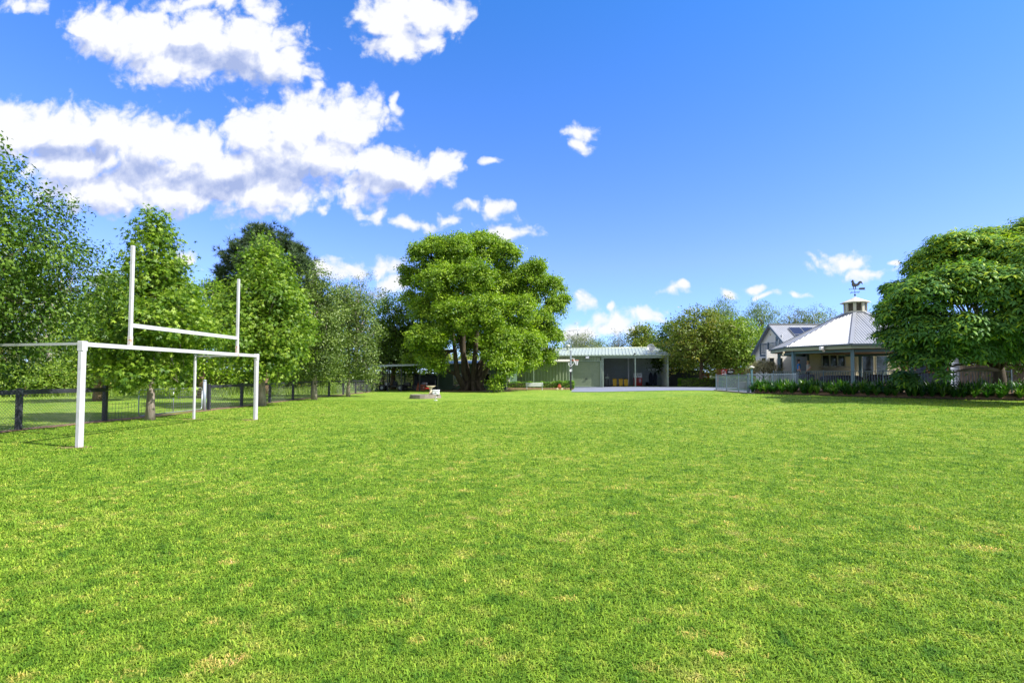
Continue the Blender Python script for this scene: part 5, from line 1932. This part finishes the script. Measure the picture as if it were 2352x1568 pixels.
def cream_wing():
    t = thing('cream_wing', (26, 44.6, FLZ), 'cream walled wing of the house behind the verandah with a servery window', 'building')
    MB().box(20.0, 38, 41.2, 46.6, .2, FLZ - .004).build('floor', M['slab'], t)
    y = 44.6
    # wall split round the window opening 26.5..28.6, z 2.35..3.35
    mb = MB()
    wx0, wx1, wz0, wz1 = 26.45, 28.45, 2.42, 3.32
    mb.box(25.4, wx0, y, y + .2, FLZ, 3.9)
    mb.box(wx1, 38, y, y + .2, FLZ, 3.9)
    mb.box(wx0, wx1, y, y + .2, FLZ, wz0)
    mb.box(wx0, wx1, y, y + .2, wz1, 3.9)
    mb.build('front_wall', M['cream'], t)
    MB().box(25.2, 25.4, y, 46.65, FLZ, 3.9).build('side_wall', M['gutter'], t)
    MB().box(22.6, 25.2, 46.3, 46.5, FLZ, 3.9).build('entry_wall', M['render'], t)
    mb = MB()
    for x in np.linspace(wx0, wx1, 4):
        mb.box(x - .05, x + .05, y - .05, y + .05, wz0, wz1)
    mb.box(wx0 - .05, wx1 + .05, y - .055, y + .055, wz1, wz1 + .08)
    mb.box(wx0 - .05, wx1 + .05, y - .08, y + .055, wz0 - .08, wz0)
    o = mb.build('window', M['cream_trim'], t)
    MB().box(wx0 + .05, wx1 - .05, y + .06, y + .08, wz0, wz1).build('pane', M['glass'], o)
    mb = MB()
    mb.prism([(wx0 - .1, y - .5, wz0 - .14), (wx1 + .3, y - .5, wz0 - .14), (wx1 + .1, y - .02, wz0 - .5), (wx0 + .1, y - .02, wz0 - .5)], (0, 0, .05))
    mb.bbox(wx0 - .2, wx1 + .4, y - .6, y - .01, wz0 - .14, wz0 - .09, .01, 1)
    mb.build('counter', M['cream_trim'], t)
    for x0, x1 in ((29.9, 30.8), (31.1, 32.0)):
        mb = MB()
        mb.box(x0 - .06, x0, y - .05, y - .01, FLZ, 3.25)
        mb.box(x1, x1 + .06, y - .05, y - .01, FLZ, 3.25)
        mb.box(x0 - .06, x1 + .06, y - .05, y - .01, 3.25, 3.33)
        o = mb.build('door', M['cream_trim'], t)
        MB().box(x0, x1, y - .03, y - .005, FLZ + .01, 3.25).build('pane', M['glass'], o)
    for x0, x1 in ((22.75, 23.25), (23.6, 24.0)):
        mb = MB().box(x0, x1, 46.24, 46.29, 1.5, 3.2)
        o = mb.build('window', M['cream_trim'], t)
        MB().box(x0 + .06, x1 - .06, 46.225, 46.238, 1.56, 3.14).build('pane', M['glass'], o)
    mb = MB()
    mb.box(33.2, 35.2, y - .08, y - .01, FLZ, 3.3)
    o = mb.build('timber_door', M['hardwood'], t)
    mb = MB()
    for k in range(2):
        for j in range(2):
            mb.box(33.35 + k * .95, 34.1 + k * .95, y - .11, y - .085, 1.25 + j * 1.05, 2.15 + j * 1.05)
    mb.build('panel', M['timber'], o)
    mb = MB()
    ribface(mb, (25.2, 43.9, 3.95), (38.3, 43.9, 3.95), (0, 2.7, .35), 0, 0, .17, .02)
    mb.build('roof', M['house_roof'], t)


cream_wing()


def baluster_fence(name, label, pts, z0s, h, mat, group=None, step=.12, bw=.018, postw=.05, post_step=None, rail=.045, parts_=True):
    """pts: plan points; z0s base heights"""
    t = thing(name, (pts[0][0], pts[0][1], z0s[0]), label, 'fence', group)
    bal, rl = MB(), MB()
    for (a, za), (c, zc) in zip(zip(pts[:-1], z0s[:-1]), zip(pts[1:], z0s[1:])):
        A, C = Vector((*a, za)), Vector((*c, zc))
        L = (C - A).length
        for z in (.1, h - .03):
            rl.beam(A + Vector((0, 0, z)), C + Vector((0, 0, z)), rail, rail)
        n = int(L / step)
        for k in range(1, n):
            p = A.lerp(C, k / n)
            bal.beam(p + Vector((0, 0, .12)), p + Vector((0, 0, h - .05)), bw, bw)
        m = max(1, round(L / (post_step or 2.4)))
        for k in range(m + (1 if (c is pts[-1] or c == pts[-1]) else 0)):
            p = A.lerp(C, k / m)
            MB().beam(p + Vector((0, 0, -.1)), p + Vector((0, 0, h + .05)), postw, postw).build('post', M[mat], t)
    bal.build('balusters', M[mat], t)
    rl.build('rails', M[mat], t)
    return t


G_F = 'metal baluster fences round the house'
baluster_fence('pool_fence', 'light blue grey baluster fence at the left end beside the driveway', [(16., 41.0), (15.75, 38.4), (15.5, 35.8), (15.3, 34.0)], [gzf(16, 41) + .05, gzf(15.7, 38) + .05, gzf(15.5, 36) + .05, gzf(15.3, 34) + .05], 1.2, 'fence_blue', G_F, bw=.016, post_step=2.6, postw=.065)
baluster_fence('pool_fence', 'blue grey fence panels from the lamp post back to the verandah', [(15.35, 33.9), (17.4, 35.0), (19.6, 36.4), (20.6, 37.6)], [.5, .5, .52, .6], 1.22, 'fence_blue', G_F, bw=.016, post_step=2.4, postw=.065)
baluster_fence('black_fence', 'black baluster fence on top of the planted bed in front of the verandah', [(17.2, 34.4), (19.0, 31.9), (21.0, 29.6), (23.3, 27.6), (25.5, 26.7)], [.72, .72, .72, .70, .7], 1.18, 'gutter', G_F, bw=.02, step=.13)
baluster_fence('white_balustrade', 'white picket balustrade at the back of the verandah', [(20.1, 41.6), (24., 42.2), (28, 42.6), (32, 42.6)], [FLZ - .15, FLZ - .02, FLZ - .02, FLZ - .02], .85, 'shed_trim', G_F, bw=.028, step=.14)
t = thing('garden_lamp', (15.45, 33.7, .45), 'slim blue post with a flat cap light rising above the fence', 'lamp post')
MB().box(15.4, 15.5, 33.65, 33.75, .4, 2.05).build('post', M['blue_timber'], t)
MB().lathe((15.45, 33.7, 0), [(.06, 2.05), (.16, 2.1), (.17, 2.16), (.1, 2.2), (.02, 2.24)], 14).build('lamp_head', M['cream_trim'], t)

# bed and strap leaved plants
BL = [(15.3, 33.3), (17.4, 30.6), (20.0, 27.9), (22.3, 26.3), (24.8, 25.2), (28., 24.2), (32, 23.5)]
v, fs = [], []
rows = ((0, .0, .02), (.15, .35, .14), (.6, .5, .25), (1.3, .9, .3), (9., 5, .34))
dirn = Vector((.72, .69, 0)).normalized()
for (x, y) in BL:
    for (o_, _, dz) in rows:
        p = Vector((x, y, 0)) + dirn * o_
        v.append((p.x, p.y, min(gzf(p.x, p.y), .47) + dz))
k = len(rows)
for i in range(len(BL) - 1):
    for j in range(k - 1):
        fs.append((i * k + j, (i + 1) * k + j, (i + 1) * k + j + 1, i * k + j + 1))
tag(MB().add(v, fs, True).build('garden_bed', M['mulch']), kind='structure')
t = thing('shade_edging', (20, 27.9, .45), 'low dark blocks set in as the shade under the strap leaved plants', 'edging')
mb = MB()
for (a, c) in zip(BL[:-1], BL[1:]):
    A, C = Vector((*a, .0)), Vector((*c, .0))
    n = int((C - A).length / .4)
    for i in range(n):
        p, q = A.lerp(C, i / n), A.lerp(C, (i + .93) / n)
        z = min(gzf(p.x, p.y), .47) + .05 + random.uniform(-.01, .02)
        mb.beam((p.x, p.y, z), (q.x, q.y, z), .14, .08)
mb.build('shade_blocks', M['bark_dark'], t)  # dark blocks stand in for the shade under the leaves


def strap_plants():
    P, A_, Lh = [], [], []
    pts = np.array(BL)
    seg = np.linalg.norm(np.diff(pts, axis=0), axis=1)
    cum = np.concatenate([[0], np.cumsum(seg)])
    V, F, RN, CLv = [], [], [], []
    nb = 0
    s = 0.
    ns = 6
    while s < cum[-1]:
        for row, (off, hh) in enumerate(((.06, .46), (.5, .62), (.95, .72))):
            ss = min(s + random.uniform(-.2, .2), cum[-1] - .01)
            x = np.interp(ss, cum, pts[:, 0]) + dirn.x * off
            y = np.interp(ss, cum, pts[:, 1]) + dirn.y * off
            z = min(gzf(x, y), .47) + .12 + off * .15
            n = 46
            th = rng.random(n) * 2 * np.pi
            ln = hh * (.8 + .5 * rng.random(n))
            lean = .25 + .95 * rng.random(n)
            w = .018 + .010 * rng.random(n)
            d = np.stack([np.cos(th), np.sin(th), 0 * th], 1)
            sd = np.stack([-np.sin(th), np.cos(th), 0 * th], 1)
            t_ = np.linspace(0, 1, ns)
            hor = ln[:, None] * (lean[:, None] * t_ ** 1.3) * .8
            ver = ln[:, None] * (t_ - .55 * lean[:, None] * t_ ** 2.4)
            c = np.array([x, y, z]) + d[:, None] * (.05 + hor)[..., None] + np.array([0, 0, 1.]) * ver[..., None] * 1.15
            ww = w[:, None] * np.array([.8, 1, 1, .95, .75, .1])
            L_ = c - sd[:, None] * ww[..., None]
            R_ = c + sd[:, None] * ww[..., None]
            vv = np.stack([L_, R_], 2).reshape(-1, 3)
            k = nb + (np.arange(n) * ns * 2)[:, None]
            for i in range(ns - 1):
                F.append(k + np.array([2 * i, 2 * i + 1, 2 * i + 3, 2 * i + 2]))
            V.append(vv)
            nb += len(vv)
            rr = np.repeat(rng.random(n), ns * 2)
            RN.append(rr)
            CLv.append(np.full(len(vv), random.random()) * (.4 + .6 * (rng.random() > .0)))
        s += .36
    tag(np_mesh('agapanthus_border', np.concatenate(V), np.concatenate(F), 4, LF['agap'], attrs={'rnd': np.concatenate(RN), 'cl': np.concatenate(CLv)}),
        'thick border of dark green strap leaved plants in front of the verandah', 'plants', kind='stuff')


strap_plants()

# covered furniture and bits on the verandah
def cover(label, x0, x1, y0, y1, h):
    bm = bmesh.new()
    bmesh.ops.create_cube(bm, size=1)
    bmesh.ops.subdivide_edges(bm, edges=bm.edges[:], cuts=7, use_grid_fill=True)
    for q in bm.verts:
        x, y, z = q.co * 2
        r = .92 - .12 * (z > .5)
        f = (abs(x) ** 5 + abs(y) ** 5 + (max(z, 0)) ** 5) ** .2
        if f > 1:
            x, y = x / f, y / f
            z = z / f if z > 0 else z
        fold = 1 + .03 * math.sin(9 * math.atan2(y, x)) * (1 - z) * .5
        q.co = Vector(((x0 + x1) / 2 + x * fold * (x1 - x0) / 2, (y0 + y1) / 2 + y * fold * (y1 - y0) / 2, FLZ + .005 + (z + 1) / 2 * h + .03 * math.sin(x * 5 + y * 3) * (z > 0)))
    me = bpy.data.meshes.new('covered_furniture')
    bm.to_mesh(me)
    bm.free()
    me.polygons.foreach_set('use_smooth', [True] * len(me.polygons))
    o = link_mesh('covered_furniture', me, M['dark_cloth'], None, ((x0 + x1) / 2, (y0 + y1) / 2, FLZ))
    tag(o, label, 'covered furniture', 'furniture under dark covers')


cover('small dark covered seat at the left of the verandah', 20.9, 21.7, 37.3, 38.3, .62)
cover('long low dark covered lounge behind the black fence', 22.3, 25.1, 37.2, 38.2, .55)
cover('narrow dark covered item right of the front column', 25.6, 26.5, 37.0, 38., .62)
cover('wide rounded dark cover at the right end of the verandah', 26.6, 28.9, 36.2, 37.8, .66)
t = thing('deck_speaker', (24.6, 36.0, 3.1), 'white round lamp and box hung from the verandah edge', 'lamp')
p = at(1887, 800, 36.6)
MB().bbox(p.x - .12, p.x + .12, p.y - .1, p.y + .1, p.z - .12, p.z + .12, .02).build('box', M['white'], t)
MB().lathe((p.x + .15, p.y, p.z - .26), [(.02, 0), (.08, .03), (.09, .1), (.04, .15)], 12).build('lamp_head', M['cream_trim'], t)
t.location = p
for o in t.children:
    o.data.transform(Matrix.Translation(Vector((24.6, 36.0, 3.1)) - p))
p = at(1800, 812, 38.6)
t = thing('corner_light', p, 'small pale twin lamp at the left corner of the verandah roof', 'lamp')
MB().bbox(p.x - .05, p.x + .05, p.y - .05, p.y + .05, p.z, p.z + .16, .01, 1).build('box', M['sandstone'], t)
MB().lathe((p.x - .07, p.y, p.z - .1), [(.02, .1), (.06, .02), (.06, 0)], 10).build('lamp_head', M['sandstone'], t)

# corrugated hut
def tank():
    x, y, r = 24.75, 30.4, .98
    t = thing('corrugated_hut', (x, y, .7), 'round blue corrugated iron hut with a dark serving hatch under the feathery tree', 'hut')
    prof = []
    z = .75
    while z < 3.1:
        prof.append((r + .02 * math.sin((z - .75) * 2 * math.pi / .085), z))
        z += .085 / 6
    MB().lathe((x, y, 0), prof, 40).build('wall', M['tank'], t)
    MB().lathe((x, y, 0), [(r + .08, 3.08), (r + .1, 3.12), (.4, 3.4), (.02, 3.45)], 32).build('roof', M['tank'], t)
    d = Vector((-x, -y, 0)).normalized()
    F_ = T(x + d.x * r * .93, y + d.y * r * .93, 0, math.atan2(d.y, d.x) + math.pi / 2)
    mb = MB(F_)
    for a, b_, c, e in ((-.5, .5, 1.78, 1.86), (-.5, .5, 2.4, 2.48), (-.5, -.42, 1.86, 2.4), (.42, .5, 1.86, 2.4)):
        mb.box(a, b_, -.14, .12, c, e)
    o = mb.build('hatch', M['hardwood'], t)
    MB(F_).box(-.42, .42, -.1, -.06, 1.86, 2.4).build('pane', M['glass'], o)
    MB().bbox(x - 1.35, x - 1.17, y + .2, y + .38, .7, 3.4, .01, 1).build('corner_post', M['blue_timber'], t)


tank()
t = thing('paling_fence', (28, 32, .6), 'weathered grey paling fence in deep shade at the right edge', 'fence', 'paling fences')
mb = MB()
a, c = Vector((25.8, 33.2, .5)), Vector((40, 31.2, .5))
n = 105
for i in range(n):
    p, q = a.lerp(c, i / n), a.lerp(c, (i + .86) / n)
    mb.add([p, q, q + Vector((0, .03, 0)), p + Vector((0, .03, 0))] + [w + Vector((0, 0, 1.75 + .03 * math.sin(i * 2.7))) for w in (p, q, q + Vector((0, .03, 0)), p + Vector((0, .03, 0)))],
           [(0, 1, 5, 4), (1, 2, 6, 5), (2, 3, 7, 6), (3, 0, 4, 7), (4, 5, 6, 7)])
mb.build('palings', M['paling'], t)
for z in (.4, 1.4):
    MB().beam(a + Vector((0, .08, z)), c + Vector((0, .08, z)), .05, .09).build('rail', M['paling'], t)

# weeping tree in front of the white wall
tree('weeping_tree', 'small mushroom shaped weeping tree in front of the white house wall', 'tree', (20.7, 43, .45), None, 0, 5200, .13, T_NARROW, 'dry', 'bark_dark', .1, 1.9, None,
     blobs=[(20.7 + 1.0 * math.cos(a) * f, 43 + 1.0 * math.sin(a) * f, z, .42, .42, .35) for a, f, z in ((0, .9, 2.1), (1.1, .8, 2.0), (2.1, .85, 2.15), (3.1, .95, 2.0), (4.2, .8, 2.1), (5.2, .85, 2.05), (0, 0, 2.45), (2.5, .45, 2.4), (5.5, .45, 2.4))],
     clump=.25, per=16, droop=1.5, ntwig=30)

# brown boundary fence and signs beyond the driveway
t = thing('timber_fence', (24, 60, .3), 'red brown timber fence behind the round tree and the driveway', 'fence')
mb = MB()
x = 23.5
while x < 31:
    mb.box(x, x + .14, 60.2, 60.23, .2, 2.35)
    x += .15
mb.build('palings', M['hardwood'], t)
for x in (25.0, 26.9, 28.8):
    MB().box(x - .06, x + .06, 60.05, 60.17, .2, 2.4).build('post', M['sandstone'], t)
t = thing('dark_lean_to', (21.5, 66, .2), 'low dark lean to under the round tree', 'shed')
MB().box(19.9, 24.9, 67.5, 67.6, .2, 2.3).build('back_wall', M['black_timber'], t)
MB().beam((19.7, 65.9, 2.4), (25.1, 65.9, 2.4), .1, .1).build('front_beam', M['black_timber'], t)
mb = MB(); ribface(mb, (19.7, 65.8, 2.45), (25.1, 65.8, 2.45), (0, 1.9, .1), 0, 0, .2, .02); mb.build('roof', M['shed_inner'], t)
MB().box(24.9, 25.9, 65.9, 66.0, .2, 2.2).build('side_panel', M['shed_inner'], t)


def sign(label, px, y, w, h, z0, style):
    p = at(px, 860, y)
    t = thing('advertising_sign', (p.x, y, z0), label, 'sign', 'old signs by the driveway')
    x0, x1 = p.x - w / 2, p.x + w / 2
    MB().bbox(x0, x1, y, y + .05, z0, z0 + h, .012, 1).build('panel', M['red' if style < 2 else 'black'], t)
    mb = MB()
    if style == 0:      # flowing white ribbon
        n = 16
        top = [(x0 + w * (.1 + .8 * i / n), z0 + h * (.34 + .10 * math.sin(i / n * 6.0) + .22 * i / n)) for i in range(n + 1)]
        bot = [(a, b_ - h * (.03 + .10 * math.sin(i / n * math.pi))) for i, (a, b_) in enumerate(top)]
        for i in range(n):
            mb.prism([(top[i][0], y - .004, top[i][1]), (top[i + 1][0], y - .004, top[i + 1][1]), (bot[i + 1][0], y - .004, bot[i + 1][1]), (bot[i][0], y - .004, bot[i][1])][::-1], (0, .003, 0))
        pts = [(x0 + w * (.5 + .22 * math.cos(a)), y - .006, z0 + h * (.68 + .16 * math.sin(a))) for a in [R(40 + k * 30) for k in range(10)]]
        mb.tube(pts, .022, 5)
    elif style == 1:
        for k, (a, b_, c, e) in enumerate(((.1, .9, .62, .7), (.15, .55, .8, .88), (.1, .5, .3, .42), (.58, .88, .18, .5), (.2, .8, .06, .1))):
            mb.box(x0 + a * w, x0 + b_ * w, y - .004, y - .001, z0 + c * h, z0 + e * h)
    else:
        pts = [(x0 + w * (.5 + .42 * math.cos(a)), y - .002, z0 + h * (.5 + .22 * math.sin(a))) for a in [k * math.pi / 10 for k in range(20)]]
        mb.prism(pts, (0, -.003, 0))
    mb.build('lettering', M['white'], t)


sign('square red sign with a flowing white ribbon under the round tree', 1620.5, 64.9, .95, .9, 1.05, 0)
sign('red and white sign panel left of the small dark one', 1663, 59.6, .62, .8, 1.5, 1)
sign('small dark sign with a white oval beside the red and white one', 1678, 59.7, .75, .5, 1.75, 2)


# ------------------------------------------------------------------ people
def person(label, x, y, z, face, shirt, trousers, hair, arm='down', height=1.7):
    t = thing('person', (x, y, z), label, 'person')
    k = height / 1.7
    Fm = T(x, y, z, face) @ Matrix.Scale(k, 4)      # local +x = forward, +y = left
    V = {}
    def skin(name, verts, edges, rad, root, mat, parent, sub=2):
        me = bpy.data.meshes.new('tmp')
        me.from_pydata([Fm @ Vector(v_) for v_ in verts], edges, [])
        o = bpy.data.objects.new('tmp', me)
        COL.objects.link(o)
        m = o.modifiers.new('s', 'SKIN')
        sv = me.skin_vertices[0].data
        for i, r_ in enumerate(rad):
            sv[i].radius = (r_[0] * k, r_[1] * k) if isinstance(r_, tuple) else (r_ * k, r_ * k)
            sv[i].use_root = i == root
        m.use_smooth_shade = True
        s_ = o.modifiers.new('u', 'SUBSURF'); s_.levels = s_.render_levels = sub
        dg = bpy.context.evaluated_depsgraph_get()
        me2 = bpy.data.meshes.new_from_object(o.evaluated_get(dg))
        bpy.data.objects.remove(o)
        me2.name = name
        me2.materials.clear()
        return link_mesh(name, me2, mat, parent)
    hip = .92
    vb = [(0, 0, hip), (0, 0, 1.12), (0, 0, 1.32), (0, 0, 1.44), (.01, 0, 1.52), (.03, 0, 1.60), (.02, 0, 1.68)]
    ed = [(0, 1), (1, 2), (2, 3), (3, 4), (4, 5), (5, 6)]
    rd = [(.13, .15), (.10, .13), (.11, .16), (.07, .1), .048, .085, .07]
    hands = []
    for s_ in (-1, 1):
        b0 = len(vb)
        if arm == 'hip' and s_ == 1:
            pts = [(0, s_ * .17, 1.40), (-.06, s_ * .30, 1.18), (.03, s_ * .17, 1.02), (.06, s_ * .13, .98)]
        else:
            pts = [(0, s_ * .17, 1.40), (-.01, s_ * .22, 1.14), (.05, s_ * .23, .92), (.07, s_ * .23, .84)]
        vb += pts
        ed += [(3, b0), (b0, b0 + 1), (b0 + 1, b0 + 2), (b0 + 2, b0 + 3)]
        rd += [.055, .04, .028, (.035, .022)]
        hands.append((Vector(pts[3]), (Vector(pts[3]) - Vector(pts[2])).normalized(), s_))
    for s_ in (-1, 1):
        b0 = len(vb)
        vb += [(0, s_ * .09, hip - .06), (.02, s_ * .10, .5), (-.01, s_ * .11, .09), (.06, s_ * .12, .03), (.15, s_ * .13, .025)]
        ed += [(0, b0), (b0, b0 + 1), (b0 + 1, b0 + 2), (b0 + 2, b0 + 3), (b0 + 3, b0 + 4)]
        rd += [.085, .06, .042, .04, .03]
    for h, d, s_ in hands:
        side = Vector((0, s_, 0))
        for j in range(5):
            b0 = len(vb)
            if j == 4:
                p0 = h - d * .02 + Vector((.03, 0, 0))
                p1 = p0 + (d * .4 + Vector((.9, 0, 0))).normalized() * .04
                L_ = .03
            else:
                p0 = h + Vector(((j - 1.5) * .017, 0, 0)) + d * .03
                p1 = p0 + d * (.035 + .006 * (1.5 - abs(j - 1.3)))
                L_ = .03
            p2 = p1 + (d * .8 - side * .4).normalized() * L_
            vb += [tuple(p0), tuple(p1), tuple(p2)]
            # index of hand vertex
            hi = 10 if s_ == -1 else 14
            ed += [(hi, b0), (b0, b0 + 1), (b0 + 1, b0 + 2)]
            rd += [.011, .009, .008]
    body = skin('body', vb, ed, rd, 0, M['skin'], t)
    # nose and ears and eyes as small real shapes
    hb = MB(Fm)
    hb.tube([(.105, 0, 1.615), (.13, 0, 1.60)], [.010, .016], 6)
    for s_ in (-1, 1):
        hb.tube([(.02, s_ * .08, 1.60), (.015, s_ * .095, 1.63)], [.015, .018], 6)
    hb.build('nose_and_ears', M['skin'], body)
    eb = MB(Fm)
    for s_ in (-1, 1):
        eb.lathe((.095, s_ * .032, 1.62), [(.002, -.008), (.010, 0), (.002, .008)], 8)
    eb.box(.103, .112, -.022, .022, 1.565, 1.571)
    eb.build('eyes_and_mouth', M['black'], body)
    # shirt
    vs = [(0, 0, hip + .02), (0, 0, 1.12), (0, 0, 1.32), (0, 0, 1.43)]
    e2 = [(0, 1), (1, 2), (2, 3)]
    r2 = [(.145, .165), (.125, .15), (.13, .175), (.085, .13)]
    for s_ in (-1, 1):
        b0 = len(vs)
        a, b_ = Vector((0, s_ * .17, 1.40)), Vector(hands[0 if s_ == -1 else 1][0])
        el = Vector((-.06, .30, 1.18)) if (arm == 'hip' and s_ == 1) else Vector((-.01, s_ * .22, 1.14))
        vs += [tuple(a), tuple(a.lerp(el, .7))]
        e2 += [(3, b0), (b0, b0 + 1)]
        r2 += [.07, .062]
    skin('shirt', vs, e2, r2, 0, M[shirt], body)
    vs = [(0, 0, hip + .03)]
    e2, r2 = [], [(.15, .165)]
    for s_ in (-1, 1):
        b0 = len(vs)
        vs += [(0, s_ * .09, hip - .08), (.02, s_ * .10, .5), (-.01, s_ * .11, .08)]
        e2 += [(0, b0), (b0, b0 + 1), (b0 + 1, b0 + 2)]
        r2 += [.1, .075, .06]
    skin('trousers', vs, e2, r2, 0, M[trousers], body)
    hs_ = MB(Fm)
    hs_.lathe((0.0, 0, 1.585), [(.075, 0), (.098, .04), (.1, .09), (.08, .14), (.04, .17), (.005, .175)], 14)
    if hair == 'hair_fair':
        hs_.tube([(-.07, 0, 1.70), (-.12, 0, 1.66), (-.11, 0, 1.56), (-.09, 0, 1.48)], [.03, .045, .035, .01], 8)
    hs_.build('hair', M[hair], body)


FX = (1856 - 1176) / FPX
person('woman in a white T-shirt and dark trousers, hand on hip, under the verandah', FX * 41.3, 41.3, FLZ, R(170), 'cloth_white', 'cloth_black', 'hair_fair', 'hip', 1.7)
FX = (1834.5 - 1176) / FPX
person('man in a bright blue shirt standing behind a verandah column', FX * 42.6, 42.6, FLZ, R(-20), 'cloth_blue', 'cloth_black', 'hair_brown', 'down', 1.82)
